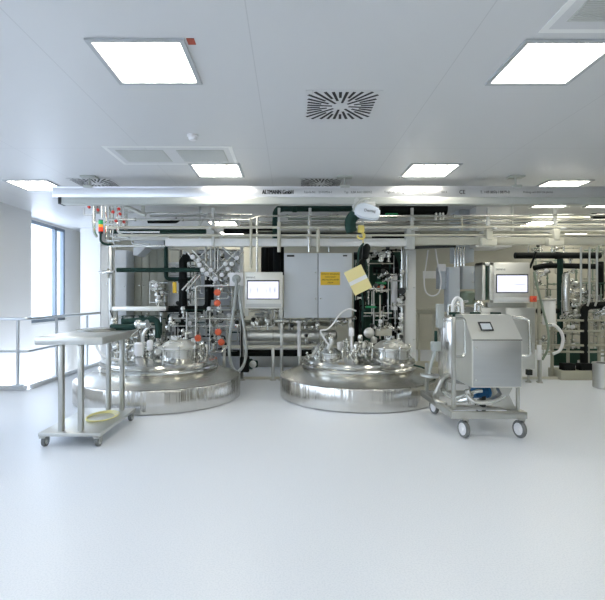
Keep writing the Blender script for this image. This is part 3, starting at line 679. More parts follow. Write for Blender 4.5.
run(t, [(84, 208), (84, 215), (93, 215), (93, 204.5)], .008, 'wgrey', 'bracket', 7.5, .01)

# ------------------------------------------------------------------ cabinets and panels behind
def cabinet(label, x0, x1, y0p, y1p, Y, D, m_, doors=1, name='cabinet', feet=False, group=None, extras=None, toe=0):
    a, b_ = W(x0, y1p, Y), W(x1, y0p, Y)
    t = thing(name, label, 'cabinet', ((a.x + b_.x) / 2, Y + D / 2, a.z))
    MB().box(a.x, b_.x, Y + .012, Y + D, a.z, b_.z, .006).build('body', m_, t)
    w = (b_.x - a.x) / doors
    for i in range(doors):
        d = MB().box(a.x + w * i + .006, a.x + w * (i + 1) - .006, Y - .012, Y + .012, a.z + .008, b_.z - .008, .004).build('door', m_, t)
        xx = a.x + w * (i + 1) - .04 if i % 2 == 0 else a.x + w * i + .04
        q = MB()
        for z in (.3, .7): q.cyl((xx, Y - .024, a.z + (b_.z - a.z) * z), (xx, Y - .011, a.z + (b_.z - a.z) * z), .010, 10)
        q.build('lock', 'tube', d)
    return t
EC = cabinet('large grey electrical cabinet with two doors above the steel heat exchanger', 284, 352, 253, 318, 7.72, .45, 'cab', 2, 'electrical_cabinet')
t = thing('warning_sign', 'small yellow warning sign with black text on the grey cabinet door', 'sign', W(330, 279, 7.7))
a, b_ = W(320.5, 285, 7.70), W(340, 272, 7.70); MB().box(a.x, b_.x, 7.698, 7.706, a.z, b_.z, .002).build('plate', 'yellow', t)
for i, s_ in enumerate(('VORSICHT SPANNUNG', 'AUCH NACH', 'ABSCHALTEN UNTER', 'STROM')):
    text(s_, ((a.x + b_.x) / 2, 7.6975, b_.z - .035 - .047 * i), .034, 'ink', t, align='CENTER', sx=.85)
t = EC
MB().box((W(284,0,7.72).x + W(352,0,7.72).x) / 2 - .008, (W(284,0,7.72).x + W(352,0,7.72).x) / 2 + .008, 7.714, 7.74, W(0, 317.5, 7.72).z, W(0, 253.5, 7.72).z).build('door_gap', 'gap', EC)
q = MB(); p = W(287, 255.5, 7.7); q.box(p.x, p.x + .12, 7.7, 7.712, p.z - .02, p.z + .01, .002); q.build('name_plate', 'dark', t)
q = MB(); p = W(343, 255.5, 7.7); q.box(p.x, p.x + .07, 7.7, 7.712, p.z - .014, p.z + .008, .002); q.build('name_plate', 'dark', t)

def sink(t, x, y, z): pass
cabinet('tall olive cabinet with four plain doors behind the guard rail end', 134, 165, 249, 370.8, 8.9, .4, 'olive', 4, 'tall_cabinet')
cabinet('narrow white tall cabinet behind the signal lamp', 115, 127, 250, 373.4, 8.6, .4, 'cab', 1, 'tall_cabinet')
cabinet('bright white narrow cabinet column below the signal lamp', 101, 109, 246, 371.7, 8.8, .35, 'white', 1, 'tall_cabinet')
t = thing('steel_column', 'slim steel column with cross clamp beside the white narrow cabinet', 'column', W(111, 389, 7.9))
q = MB(); a = W(111, 0, 8.0); q.box(a.x - .03, a.x + .03, 7.97, 8.03, 0, W(0, 246, 8).z, .004); q.build('post', 'steel', t)
q = MB(); p = W(108, 272, 7.95); q.lathe([(.02, -.11), (.03, -.09), (.03, .09), (.02, .11)], p, (1, 0, .1), 12); q.cyl(p + Vector((0, 0, -.1)), p + Vector((0, 0, .06)), .014, 8); q.tube([p + Vector((-.1, 0, -.01)), p + Vector((-.16, 0, 0))], .01); q.build('cross_clamp', 'tube', t)
t = thing('white_hopper', 'white angled duct hood hanging over the olive cabinet', 'duct', W(150, 240, 8.3))
MB().prism([W(134, 239, 8.3), W(166, 239, 8.3), W(166, 246, 8.3), W(146, 247, 8.3), W(138, 255, 8.3), W(133, 255, 8.3)], (0, .4, 0)).build('hood', 'cab', t)

# white pillar-like cabinet in the middle and things near it
cabinet('tall white cabinet column between the black pipe tower and the hose loop', 404.5, 416, 249, 378.1, 8.1, .3, 'white', 1, 'tall_cabinet')
t = thing('canopy', 'dark flat canopy plate under the cream rack beam', 'canopy', W(433, 248, 8.0))
MB().prism([W(408, 249.5, 7.75), W(456, 247.5, 7.75), W(456, 247.5, 8.6), W(408, 249.5, 8.6)], (0, 0, .05)).build('plate', 'dark', t)
t = thing('hose_loop', 'pale hose hanging in a long loop in front of the cream wall', 'hose', W(432, 252, 8.3))
MB().tube([W(428, 250, 8.3), W(426, 265, 8.3), W(424, 280, 8.3), W(426, 292, 8.3), W(432.5, 296, 8.3), W(439, 292, 8.3), W(441, 280, 8.3), W(438, 265, 8.3), W(435.5, 249, 8.3)], .013, smooth=True).build('hose', 'whose', t)
t = thing('notice_board', 'pale notice board on the cream wall behind the hose loop', 'notice board', W(432, 275, YB))
a, b_ = W(423, 278.5, YB - .02), W(442, 271, YB - .02); MB().box(a.x, b_.x, YB - .02, YB - .0005, a.z, b_.z, .003).build('panel', 'white', t)
cabinet('narrow blue grey wall cabinet with white box on its corner', 441, 448, 267, 289, 8.5, .3, 'bluecab', 1, 'wall_cabinet')
cabinet('blue grey double wall cabinet above the green drum motor', 462, 487, 266, 289, 8.5, .35, 'bluecab', 2, 'wall_cabinet')
t = thing('square_duct', 'vertical blue grey square duct between the two wall cabinets', 'duct', W(454, 305, 8.4))
a, b_ = W(448.6, 312, 8.35), W(460, 267, 8.35); MB().box(a.x, b_.x, 8.35, 8.6, a.z, b_.z, .008).build('casing', 'bluecab', t)
for px in (455, 458, 461, 464): MB().tube([W(px, 267 if px < 461 else 266, 8.45), W(px, 247, 8.45)], .016).build('riser', 'tube', t)
t = thing('junction_box', 'small white junction box at the top of the narrow wall cabinet', 'junction box', W(442, 268, 8.3))
a, b_ = W(439, 271, 8.3), W(446, 264, 8.3); MB().box(a.x, b_.x, 8.3, 8.42, a.z, b_.z, .01).build('box', 'wplastic', t)
t = thing('drum_motor', 'grey green drum shaped motor under the double wall cabinet', 'motor', W(467, 303, 8.4))
MB().lathe([(.06, 0), (.13, .02), (.14, .05), (.14, .22), (.10, .25)], W(467, 305, 8.5), n=24).build('body', 'ghose', t)
MB().tube([W(474, 300, 8.4), W(479, 293, 8.4), W(476, 290, 8.5)], .012).build('conduit', 'dark', t)
t = thing('ceiling_duct', 'white square ceiling duct above the larger display panel', 'duct', W(493, 203, 8.3))
MB().box(W(476, 0, 8.3).x, W(512, 0, 8.3).x, 8.3, 9.0, W(0, 247, 8.3).z, CEIL - .0005, .004).build('casing', 'white', t)
t = thing('ceiling_duct', 'grey narrow ceiling duct beside the white square duct', 'duct', W(466, 203, 8.6))
MB().box(W(459, 0, 8.6).x, W(474, 0, 8.6).x, 8.6, 9.1, W(0, 262, 8.6).z, CEIL - .0005, .004).build('casing', 'bluecab', t)

# far work table
t = thing('work_table', 'far steel work table standing before the cream wall', 'table', W(422, 345, 9.5))
a, b_ = W(404, 314, 9.4), W(441, 310, 9.4)
MB().box(a.x, b_.x, 9.4, 10.1, a.z, b_.z, .005).build('table_top', 'beige', t)
for px, yy in ((412, 9.45), (434, 9.45), (419, 10.0), (440, 10.0)):
    x = W(px, 0, yy).x; MB().box(x - .022, x + .022, yy - .022, yy + .022, 0, a.z, .003).build('leg', 'beige', t)
MB().lathe([(.12, 0), (.13, .005), (.13, .02), (.001, .03)], W(423, 310, 9.7) + Vector((0, 0, -.03)), n=20)
t = thing('floor_plinth', 'low round steel plinth on the floor behind the pump trolley', 'plinth', W(428, 356, 8.6))
MB().lathe([(.42, .001), (.42, .10), (.40, .12), (.001, .125)], (W(425, 0, 9.3).x, 9.0, 0), n=40).build('base', 'beige', t)

# ------------------------------------------------------------------ display panels
def display(label, x0, x1, y0p, y1p, sx0, sx1, sy0, sy1, Y, glyphs, side=False):
    a, b_ = W(x0, y1p, Y), W(x1, y0p, Y)
    t = thing('display_panel', label, 'display panel', ((a.x + b_.x) / 2, Y, a.z))
    MB().box(a.x, b_.x, Y, Y + .14, a.z, b_.z, .008).build('housing', 'hsteel', t)
    p, q_ = W(sx0 - 1, sy1 + 1, Y), W(sx1 + 1, sy0 - 1.4, Y)
    bz = MB().box(p.x, q_.x, Y - .008, Y + .004, p.z, q_.z, .003).build('bezel', 'dark', t)
    p, q_ = W(sx0, sy1, Y), W(sx1, sy0, Y)
    sc = MB().box(p.x, q_.x, Y - .0095, Y - .004, p.z, q_.z).build('screen', 'screen', t)
    for gx, gy, gw, gh in glyphs:
        u = W(gx, gy, Y); MB().box(u.x, u.x + gw * Y / F, Y - .0108, Y - .0090, u.z - gh * Y / F, u.z).build('screen_symbol', 'glyph', sc)
    MB().box(a.x + .02, b_.x - .02, Y - .004, Y + .01, a.z + .02, W(0, sy1 + 4.5, Y).z - .01, .002).build('lower_strip', 'wgrey', t)
    return t
YH = 7.55
D1 = display('smaller display panel with lit white screen beside the grey cabinet', 244.5, 282.5, 272, 308.5, 248, 278.5, 281.5, 298.5, YH,
        [(250, 288.5, 1, 4), (253.5, 288, 1, .6), (257, 288, 1.2, 4), (266, 290, .8, 2.5), (269.5, 287.5, 1.1, 5), (274, 287.5, 1.3, 4.5), (263, 283.5, 7, .5)])
q = MB(); a, b_ = W(282.5, 309, YH + .15), W(285, 273, YH + .15)
for px in (246.5, 281): 
    u = W(px, 313, YH); q.box(u.x - .03, u.x + .03, YH + .02, YH + .06, u.z - .05, u.z + .08, .004); 
q.build('mounting_bracket', 'steel', D1)
D2 = display('larger display panel with lit lilac screen behind the pump trolley', 493, 530, 262.5, 303, 497, 527, 275.5, 292, 7.5,
        [(499, 281, 8, .4), (515, 284, 10, .7), (499, 286, 9, .3), (520, 289, 4, .5)])
q = MB(); a, b_ = W(481, 300, 7.55), W(492.6, 262.5, 7.55)
q.box(a.x, a.x + .05, 7.5, 7.8, a.z, b_.z, .004); q.box(b_.x - .07, b_.x, 7.5, 7.8, a.z, b_.z, .004); q.box(a.x, b_.x, 7.5, 7.8, b_.z - .05, b_.z, .004); q.build('side_frame', 'hsteel', D2)
MB().box(a.x + .05, b_.x - .07, 7.6, 7.64, a.z, b_.z - .05).build('side_panel', 'green', D2)
text('SIEMENS', W(496, 269.5, 7.499), .04, 'grink', D2); text('SIEMENS', W(246, 277.6, 7.549), .04, 'grink', D1)
# pedestal below the larger display
t = cabinet('steel pedestal cabinet under the larger display panel', 476, 535, 307.5, 369, 7.55, .5, 'satin', 2, 'pedestal_cabinet')
q = MB(); a, b_ = W(488, 308, 7.6), W(528, 302.5, 7.6); q.box(a.x, b_.x, 7.62, 7.72, a.z, b_.z, .004); q.build('neck', 'steel', t)
for px in (480, 529, 540):
    u = W(px, 380, 7.7); q = MB(); q.cyl((u.x, 7.72, .02), (u.x, 7.72, W(0, 366, 7.7).z), .02, 10); q.lathe([(.05, 0.001), (.045, .015), (.02, .03)], (u.x, 7.72, 0), n=14); q.build('foot', 'steel', t)
MB().box(W(529, 0, 7.7).x - .03, W(529, 0, 7.7).x + .05, 7.68, 7.76, .12, .21, .005).build('dark_fitting', 'dark', t)
t = thing('emergency_stop', 'orange emergency stop box at the edge of the larger display panel', 'emergency stop', W(534, 299, 7.5))
a, b_ = W(531, 302, 7.48), W(537, 296, 7.48); MB().box(a.x, b_.x, 7.48, 7.56, a.z, b_.z, .006).build('box', 'orange', t)
MB().lathe([(.025, 0), (.028, .02), (.02, .032)], ((a.x + b_.x) / 2, 7.48, (a.z + b_.z) / 2), (0, -1, 0), 16).build('button', 'red', t)
a, b_ = W(537, 360, 7.62), W(541.5, 345, 7.62)
t = thing('bracket_post', 'steel post with white tag plate beside the pedestal cabinet', 'post', W(540, 383, 7.7))
MB().box(W(540, 0, 7.66).x - .02, W(540, 0, 7.66).x + .02, 7.64, 7.68, .02, W(0, 340, 7.66).z, .003).build('post', 'steel', t)
MB().lathe([(.045, 0.001), (.04, .012), (.02, .03)], (W(540, 0, 7.66).x, 7.66, 0), n=14).build('foot', 'steel', t)
MB().box(a.x, b_.x, 7.615, 7.635, a.z, b_.z, .004).build('tag_plate', 'wplastic', t)

# hose box with hanging hose loop
t = thing('hose_station', 'white connection box with grey hose hanging in a long loop', 'hose station', W(236, 279, 7.5))
a, b_ = W(229.5, 286, 7.5), W(243.3, 272.5, 7.5); MB().box(a.x, b_.x, 7.5, 7.6, a.z, b_.z, .008).build('box', 'wplastic', t)
MB().lathe([(.07, 0), (.07, .03), (.05, .05)], W(236.5, 279, 7.5), (0, -1, 0), 20).build('hose_socket', 'hose', t)
Yq = 7.42
MB().tube([W(236.5, 279, Yq), W(236, 290, Yq), W(233, 315, Yq), W(229.5, 340, Yq), W(230, 360, Yq), W(236, 371.5, Yq), W(243, 366, Yq), W(246, 352, Yq), W(244.5, 330, Yq), W(240.5, 305, Yq), W(238.5, 285, Yq + .03)], .024, smooth=True).build('hose', 'hose', t)

# ------------------------------------------------------------------ main skid: frame, exchanger, pipes
YS = 8.06
t = thing('heat_exchanger', 'long horizontal steel heat exchanger shell under the grey cabinet', 'heat exchanger', W(290, 336, YS))
a, b_ = W(246, 335.5, YS), W(337, 335.5, YS); r_ = 5.6 * YS / F
MB().lathe([(r_ * .6, 0), (r_, .03), (r_, b_.x - a.x - .03), (r_ * .6, b_.x - a.x)], a, (1, 0, 0), 32).build('shell', 'satin', t)
for f_ in (.04, .3, .55, .8): MB().lathe([(r_, -.012), (r_ + .008, -.01), (r_ + .008, .01), (r_, .012)], a.lerp(b_, f_), (1, 0, 0), 32).build('band', 'steel', t)
pipe_thing('long black lagged pipe low along the skid under the heat exchanger', [(222, 353), (322, 353)], .058, 'black', YS + .15)
pipe_thing('olive lagged pipe running along above the heat exchanger', [(240, 323), (336, 323)], .06, 'olive', YS + .35)
t = thing('dark_valve', 'black pump head with round steel flange near the floor between vessels', 'pump', W(249, 364, 7.9))
MB().box(W(240, 0, 7.9).x, W(249, 0, 7.9).x, 7.85, 8.0, W(0, 372, 7.9).z, W(0, 357, 7.9).z, .01).build('body', 'black', t)
MB().lathe([(.05, 0), (.09, .01), (.09, .05), (.06, .07), (.06, .14), (.04, .15)], W(249, 364, 7.9), (1, 0, 0), 20).build('flange', 'dkgreen', t)
MB().lathe([(.05, 0), (.06, .01), (.06, .03), (.03, .035)], W(253, 364, 7.84), (0, -1, 0), 18).build('gauge', 'steel', t)

t = SKF = thing('skid_frame', 'steel pipe skid with legs and small pipes standing behind the gap of the two vessels', 'skid frame', (-.6, 8.0, 0))
ysf = 7.88
q = MB(); a, b_ = W(222, 348.5, ysf), W(352, 345.5, ysf); q.box(a.x, b_.x, ysf, ysf + .05, a.z, b_.z, .004); q.build('front_rail', 'beige', t)
for px, yt in ((273, 348), (281.5, 312), (242, 312), (241.5, 246), (300, 350), (224, 348), (350, 318)):
    x = W(px, 0, ysf).x; q = MB(); q.box(x - .026, x + .026, ysf + .0, ysf + .05, .02, W(0, yt, ysf).z, .004); q.lathe([(.055, 0.001), (.05, .014), (.025, .03)], (x, ysf + .025, 0), n=14); q.build('leg', 'wgrey' if px in (241.5,) else 'steel', t)
q = MB(); x = W(299, 0, 7.9).x; q.cyl((x, 7.88, W(0, 356, 7.9).z), (x, 7.88, W(0, 323, 7.9).z), .028, 12); q.lathe([(.05, -.02), (.06, 0), (.05, .02)], (x, 7.88, W(0, 322, 7.9).z), n=14); q.build('support_tube', 'wplastic', t)
for px in (281.5, 299, 338): 
    u = W(px, 321, 7.9); q = MB(); q.lathe([(.03, -.14), (.05, -.12), (.03, -.1), (.03, .1), (.05, .12), (.03, .14)], u, (1, 0, 0), 14); q.ball(u, .045); q.build('pipe_coupling', 'tube', t)
tag(MB().box(W(170, 0, 9.4).x, W(352, 0, 9.4).x, 9.40, 9.43, .001, .5, .004).build('splash_panel', 'wgrey'), 'low pale grey splash panel on the floor far behind the heat exchanger', 'panel')
struct(MB().box(-2.6, 6.5, 7.98, 8.0, .0005, .045, .004).build('trim_skid_edge', 'beige'))
# rear cladding panels seen through the pipes, and dark sheets for recesses
for lab, x0_, x1_, y0_, y1_, Y_, mm in (
    ('pale blue grey cladding panel behind the diamond valve cluster', 196, 240, 250, 370.8, 8.9, 'cab'),
    ('pale cladding panel behind the black pipe bends', 166, 194, 262, 369.2, 9.1, 'white'),
    ('dark green sheet put in for the dark recess behind the pipe tower', 354, 402, 252, 370, 9.0, 'green'),  # dark sheet stands in for the open recess behind the tower
    ('black sheet painting in the recess shade under the rack above the smaller display', 262, 284, 247, 275, 8.8, 'black')):  # shade of the recess put in as a black sheet
    a, b_ = W(x0_, y1_, Y_), W(x1_, y0_, Y_); t_ = thing('backing_panel', lab, 'panel', ((a.x + b_.x) / 2, Y_, a.z))
    MB().box(a.x, b_.x, Y_, Y_ + .06, a.z, b_.z, .005).build('sheet', mm, t_)
    MB().box(a.x + .02, a.x + .05, Y_ - .02, Y_, a.z, b_.z).build('edge_strip', 'wgrey' if mm != 'black' else 'dark', t_)

# dark pipes of the left part
pipe_thing('dark green lagged drop pipe in front of the olive cabinet', [(166, 237), (166, 279), (192, 279)], .034, 'dkgreen', 8.15)
pipe_thing('long dark green lagged pipe crossing at mid height to the valve cluster', [(117, 270), (200, 270)], .038, 'dkgreen', 8.0, bands=((0, .68),))
pipe_thing('thick black lagged pipe with top elbow behind the first vessel', [(183, 349), (183, 258), (195, 257.5)], .070, 'black', 8.05, bands=((0, .25), (0, .75)))
pipe_thing('black lagged U shaped pipe beside the orange handled valves', [(208, 277), (208, 309), (160, 309)], .056, 'black', 8.1)
pipe_thing('black lagged vertical stub joining the U shaped pipe top', [(211.5, 278), (211.5, 300)], .045, 'black', 8.3)
pipe_thing('pair of black vertical pipes above the smaller display, outer one', [(265, 248), (265, 276)], .07, 'black', 8.3)
pipe_thing('black vertical pipe next to the grey cabinet above the smaller display', [(277, 240), (277, 272)], .066, 'black', 8.2)
pipe_thing('black lagged pipe with elbow rising from the first vessel manifold', [(122, 322), (158, 319), (158, 333), (158, 338)], .045, 'dkgreen', 7.0)

t = thing('steel_trough', 'flat steel trough under the long dark green crossing pipe', 'trough', W(140, 311, 8.0))
a, b_ = W(112, 311, 7.9), W(166, 306.5, 7.9); MB().box(a.x, b_.x, 7.9, 8.2, a.z, b_.z, .01).build('channel', 'hsteel', t)
for px in (116, 161): x = W(px, 0, 8.1).x; MB().box(x - .02, x + .02, 8.1, 8.14, .001, a.z, .003).build('leg', 'steel', t)
tag(MB().box(W(172.5, 0, 8.0).x, W(176.5, 0, 8.0).x, 8.0, 8.012, W(0, 293, 8.0).z, W(0, 282, 8.0).z, .003).build('hanging_tag', 'yellow'), 'small yellow tag hanging beside the thick black elbow pipe', 'tag')
# V shaped valve cluster (diamond)
t = VC = thing('valve_cluster', 'diamond shaped cluster of steel valves with round white caps', 'valve cluster', W(216, 285, 7.8))
pts = [(193, 257), (200, 265), (207, 274), (216, 279), (222, 275), (228, 269), (232, 264), (237, 258), (203, 270), (211, 270), (226, 264), (230, 275), (199, 260)]
for i, (px, py) in enumerate(pts):
    c = W(px, py, 7.8); q = MB(); q.lathe([(.02, -.12), (.035, -.11), (.02, -.10), (.02, -.02), (.04, -.01), (.045, .02), (.035, .03)], c, (0, -1, 0), 14); o = q.build('valve', 'tube', t)
    MB().lathe([(.036, 0), (.038, .01), (.034, .03), (.015, .035)], c + Vector((0, -.03, 0)), (0, -1, 0), 18).build('cap', 'wplastic', o)
for a_, b__ in (((187, 252), (216, 283)), ((192, 250), (222, 281)), ((213, 284), (243, 252)), ((209, 280), (238, 250)), ((196, 275), (182, 290)), ((200, 275), (186, 291)), ((222, 247), (238, 262))):
    run(t, [a_, b__], .016, 'tube', y=7.88)
for px in (206, 211, 215, 218): run(t, [(px, 246), (px, 280)], .018, 'tube', y=8.0)
MB().tube([W(196, 262, 8.1), W(205, 252, 8.1), (W(217, 249, 8.1)), W(230, 252, 8.1), W(239, 264, 8.1)], .016, smooth=True).build('arched_pipe', 'tube', t)

# orange handled valves
OV = None
for i, (px, py, lab) in enumerate(((217.5, 292.5, 'upper of two orange round handles below the diamond valve cluster'), (217.5, 303, 'second orange round handle, directly under the first one'),
    (198, 338, 'orange valve handle closest to the first vessel manway'), (218.5, 332, 'orange valve handle with black lever on the middle pipe rail'), (221.5, 342, 'lowest orange valve handle beside the grey hose loop'))):
    c = W(px, py, 7.6)
    if OV is None:
        OV = thing('orange_valve', lab, 'valve', c, 'orange handled valves')
        MB().lathe([(.018, 0), (.018, .09), (.03, .095), (.03, .14), (.018, .15), (.018, .30)], c + Vector((0, 0.01, 0)), (0, 1, 0), 14).build('stem', 'tube', OV)
        q = MB(); q.lathe([(.02, 0), (.048, .006), (.052, .02), (.048, .034), (.02, .04)], c, (0, -1, 0), 20)
        for k in range(10): q.box(c.x + .05 * math.cos(k * .628) - .008, c.x + .05 * math.cos(k * .628) + .008, 7.563, 7.597, c.z + .05 * math.sin(k * .628) - .008, c.z + .05 * math.sin(k * .628) + .008, .003)
        q.build('knob', 'orange', OV)
        q = MB(); q.cyl(c + Vector((0, .15, -.07)), c + Vector((0, .15, .07)), .02, 12); q.build('body', 'tube', OV)
    else: copy_thing(OV, c, lab)

# generic dense pipework as parts of a named thing
def thicket(label, name, x0, x1, y0, y1, ya, yb, n, seed, mats=('tube',), valves=8, rr_=(.010, .022), cat='pipework', into=None):
    rnd = random.Random(seed)
    t = into or thing(name, label, cat, W((x0 + x1) / 2, y1, (ya + yb) / 2))
    for i in range(n):
        Y = rnd.uniform(ya, yb); vert = rnd.random() < .55
        a = [rnd.uniform(x0, x1), rnd.uniform(y0, y1)]; pts = [tuple(a)]
        for k in range(rnd.choice((1, 2, 3, 3))):
            if vert: a[1] = min(y1, max(y0, a[1] + rnd.choice((-1, 1)) * rnd.uniform(12, .6 * (y1 - y0) + 8)))
            else: a[0] = min(x1, max(x0, a[0] + rnd.choice((-1, 1)) * rnd.uniform(8, .5 * (x1 - x0) + 8)))
            vert = not vert
            if abs(a[0] - pts[-1][0]) + abs(a[1] - pts[-1][1]) > 3: pts.append(tuple(a))
        if len(pts) < 2: continue
        run(t, pts, rnd.uniform(*rr_), rnd.choice(mats), y=Y, clamps=rnd.choice((1, 1, 2)))
    for i in range(valves):
        c = W(rnd.uniform(x0, x1), rnd.uniform(y0, y1), rnd.uniform(ya, yb) - .05); q = MB(); ax = rnd.choice(((1, 0, 0), (0, 0, 1), (0, -1, 0), (.6, -.6, .4)))
        q.lathe([(.018, -.10), (.034, -.095), (.034, -.08), (.018, -.075), (.02, -.03), (.042, -.02), (.042, .02), (.02, .03), (.018, .075), (.034, .08), (.034, .095), (.018, .10)], c, ax, 12); o = q.build('valve', 'tube', t)
        q = MB(); p2 = Vector(c) + Vector((0, -.03, .05)); q.lathe([(.012, -.05), (.012, 0), (.034, .005), (.036, .04), (.02, .05)], p2, rnd.choice(((0, -1, .3), (0, -.3, 1))), 12); q.build('valve_head', rnd.choice(('wplastic', 'satin', 'dark', 'tube')), o)
    return t
# rails over first vessel's back
t = RAILF = thing('pipe_rail', 'steel rail frame crowded with pipes and valves just behind the first vessel head', 'rail frame', W(190, 330, 7.82))
run(t, [(172, 318.5), (236, 318.5)], .016, 'tube', y=7.82); run(t, [(172, 326), (232, 326)], .013, 'tube', y=7.82); run(t, [(187, 312), (187, 345)], .02, 'tube', y=7.82); run(t, [(196, 345), (196, 286), (236, 285.5)], .020, 'tube', y=7.7, rc=.05); run(t, [(210, 312), (210, 350)], .014, 'tube', y=7.82)
run(t, [(213, 352), (222, 352), (228, 346)], .012, 'tube', y=7.82)
thicket('crowded steel pipework and valves behind the first vessel', 'pipe_manifold', 168, 240, 310, 352, 7.95, 8.25, 42, 21, ('tube', 'tube', 'steel', 'hose', 'dkgreen', 'black'), 34, (.008, .017), into=RAILF)
thicket('steel pipework around the diamond valve cluster and white panels', 'pipe_manifold', 168, 240, 250, 312, 8.2, 8.6, 24, 22, ('tube', 'tube', 'steel', 'dark', 'olive'), 20, (.008, .016), into=VC)
thicket('low steel pipe bends between olive cabinet and first vessel', 'pipe_manifold', 112, 166, 316, 345, 7.95, 8.4, 24, 23, ('tube', 'steel', 'dkgreen'), 24, (.008, .016))
thicket('small cluster of thin steel fittings beside the dark green drop pipe', 'pipe_manifold', 150, 168, 282, 306, 8.2, 8.5, 7, 31, ('tube',), 9, (.007, .012))
thicket('small bore pipes and couplings below the smaller display panel', 'pipe_manifold', 243, 284, 309, 332, 7.95, 8.3, 18, 24, ('tube', 'steel', 'dark', 'hose'), 8, into=SKF)
thicket('thin fittings between the grey cabinet and the heat exchanger', 'pipe_manifold', 284, 352, 318, 345, 8.0, 8.3, 18, 25, ('tube', 'steel', 'beige'), 9, into=SKF)
# dark pipe tower
t = thing('pipe_tower', 'dark tower of black lagged pipes and green frame behind the second vessel', 'pipe tower', W(380, 350, 8.2))
for pts, r_, mm, y in (([(386, 347), (386, 252)], .066, 'black', 8.3), ([(395, 345), (395, 262), (388, 251)], .066, 'black', 8.4), ([(354, 256), (380, 256), (386, 262)], .07, 'black', 8.5), ([(373, 270), (398, 270)], .05, 'black', 8.2),
    ([(362, 346), (362, 310), (372, 310)], .055, 'dkgreen', 8.1), ([(357, 300), (357, 346)], .04, 'black', 8.4), ([(372, 312), (392, 312)], .04, 'green', 8.2), ([(366, 330), (366, 352)], .07, 'green', 8.4), ([(360, 263), (360, 300)], .07, 'black', 8.5)):
    run(t, pts, r_, mm, 'lagged_pipe', y)
q = MB(); q.cyl(W(394, 276, 8.1), W(394, 310, 8.1), .055, 18); q.build('white_cylinder', 'wplastic', t)
run(t, [(364, 313), (392, 313)], .012, 'beige', y=8.0); run(t, [(380, 295), (380, 345)], .012, 'beige', y=7.95); run(t, [(402, 246), (402, 350)], .018, 'tube', y=8.0); run(t, [(407, 255), (407, 290)], .02, 'steel', y=8.0)
for px, py, mm in ((381, 283, 'bgreen'), (380, 287, 'orange'), (371, 307, 'bgreen')):
    u = W(px, py, 7.95); MB().box(u.x - .09, u.x + .09, 7.95, 8.0, u.z - .018, u.z + .018, .006).build('colour_strip', mm, t)
for px, py in ((382, 255), (402, 298), (402, 291), (374, 340), (366, 260)):
    q = MB(); q.lathe([(.04, -.02), (.06, -.01), (.06, .02), (.03, .03)], W(px, py, 7.95), (0, -1, 0), 16); q.build('gauge', 'satin' if px not in (402,) else 'dark', t)
thicket('tangle of thin tubes and valves in front of the dark pipe tower', 'pipe_manifold', 360, 402, 250, 345, 7.9, 8.15, 26, 26, ('tube', 'steel', 'dkgreen', 'black', 'tan'), 24, (.007, .014), into=t)
q = MB(); q.lathe([(.04, -.03), (.085, -.02), (.09, .02), (.05, .04)], W(369, 333, 7.85), (0, -1, .1), 20)
tag(q.build('round_gauge', 'satin'), 'round steel gauge just behind the second vessel manway', 'gauge')
tag(MB().box(W(376, 0, 7.9).x, W(392, 0, 7.9).x, 7.9, 8.0, W(0, 336, 7.9).z, W(0, 329, 7.9).z, .01).build('terminal_box', 'beige'), 'cream terminal box behind the second vessel manway lid', 'box')

# ------------------------------------------------------------------ farther skid on the other side
YT = 8.1
pipe_thing('upper long black lagged pipe over the farther skid', [(515, 255.5), (600, 255.5)], .055, 'black', 8.2, bands=((0, .5),))
pipe_thing('lower black lagged pipe over the farther skid with sagging end', [(534, 268), (545, 265.5), (600, 266.5)], .048, 'black', 8.35)
pipe_thing('black vertical lagged pipe left of the silver cylinder', [(560, 256), (560, 345)], .05, 'dkgreen', 8.3)
pipe_thing('black lagged pipe standing on a black foot by the drum bin', [(605, 305), (584, 306), (584, 366)], .06, 'black', 8.1)
pipe_thing('short black pipe on the farther skid behind the white canister', [(537, 311), (562, 311), (566, 309)], .045, 'black', 8.3)
pipe_thing('black hanging pipe with box at the picture edge', [(600, 262), (600, 300)], .06, 'black', 8.4)
pipe_thing('two slanted thin black pipes above the larger display', [(530, 268), (536, 252)], .02, 'black', 8.1)
t = thing('silver_cylinder', 'upright silver filter cylinder on the farther skid', 'filter', W(565.5, 312, 8.0))
MB().lathe([(.03, 0), (.055, .02), (.06, .05), (.06, .62), (.05, .66), (.02, .68)], W(566, 312, 8.0), n=20).build('shell', 'polish', t)
t = thing('white_canister', 'white canister with steel lid on the farther skid', 'canister', W(549, 325, 8.0))
MB().lathe([(.09, 0), (.10, .01), (.10, .40), (.09, .42)], W(549, 325, 8.0), n=28).build('body', 'white', t)
MB().lathe([(.11, 0), (.115, .01), (.11, .03), (.03, .05), (.03, .08), (.001, .085)], W(549, 301, 8.0) + Vector((0, 0, 0)), n=28).build('lid', 'steel', t)
t = FSK = thing('farther_skid', 'steel skid crowded with thin pipes and valves beside the drum bin', 'skid frame', W(575, 378, 8.1))
for y_, px0 in ((345.5, 536), (352, 548), (320.5, 552), (331, 550)):
    a, b_ = W(px0, y_ + 1, 8.05), W(612, y_ - 1, 8.05); MB().box(a.x, b_.x, 8.05, 8.10, a.z, b_.z, .004).build('rail', 'tan', t)
for px in (539, 552, 568, 588, 599, 606):
    x = W(px, 0, 8.12).x; MB().box(x - .02, x + .02, 8.10, 8.14, .001, W(0, 320 if px > 560 else 300, 8.12).z, .003).build('leg', 'tan', t)
for px in (568, 585):
    x = W(px, 0, 8.0).x; MB().box(x - .10, x + .10, 7.95, 8.1, .14, .27, .008).build('foot_block', 'black', t)
a, b_ = W(561, 377, 7.9), W(596, 371, 7.9); MB().box(a.x, b_.x, 7.9, 8.3, .001, b_.z, .006).build('base_tray', 'tan', t)
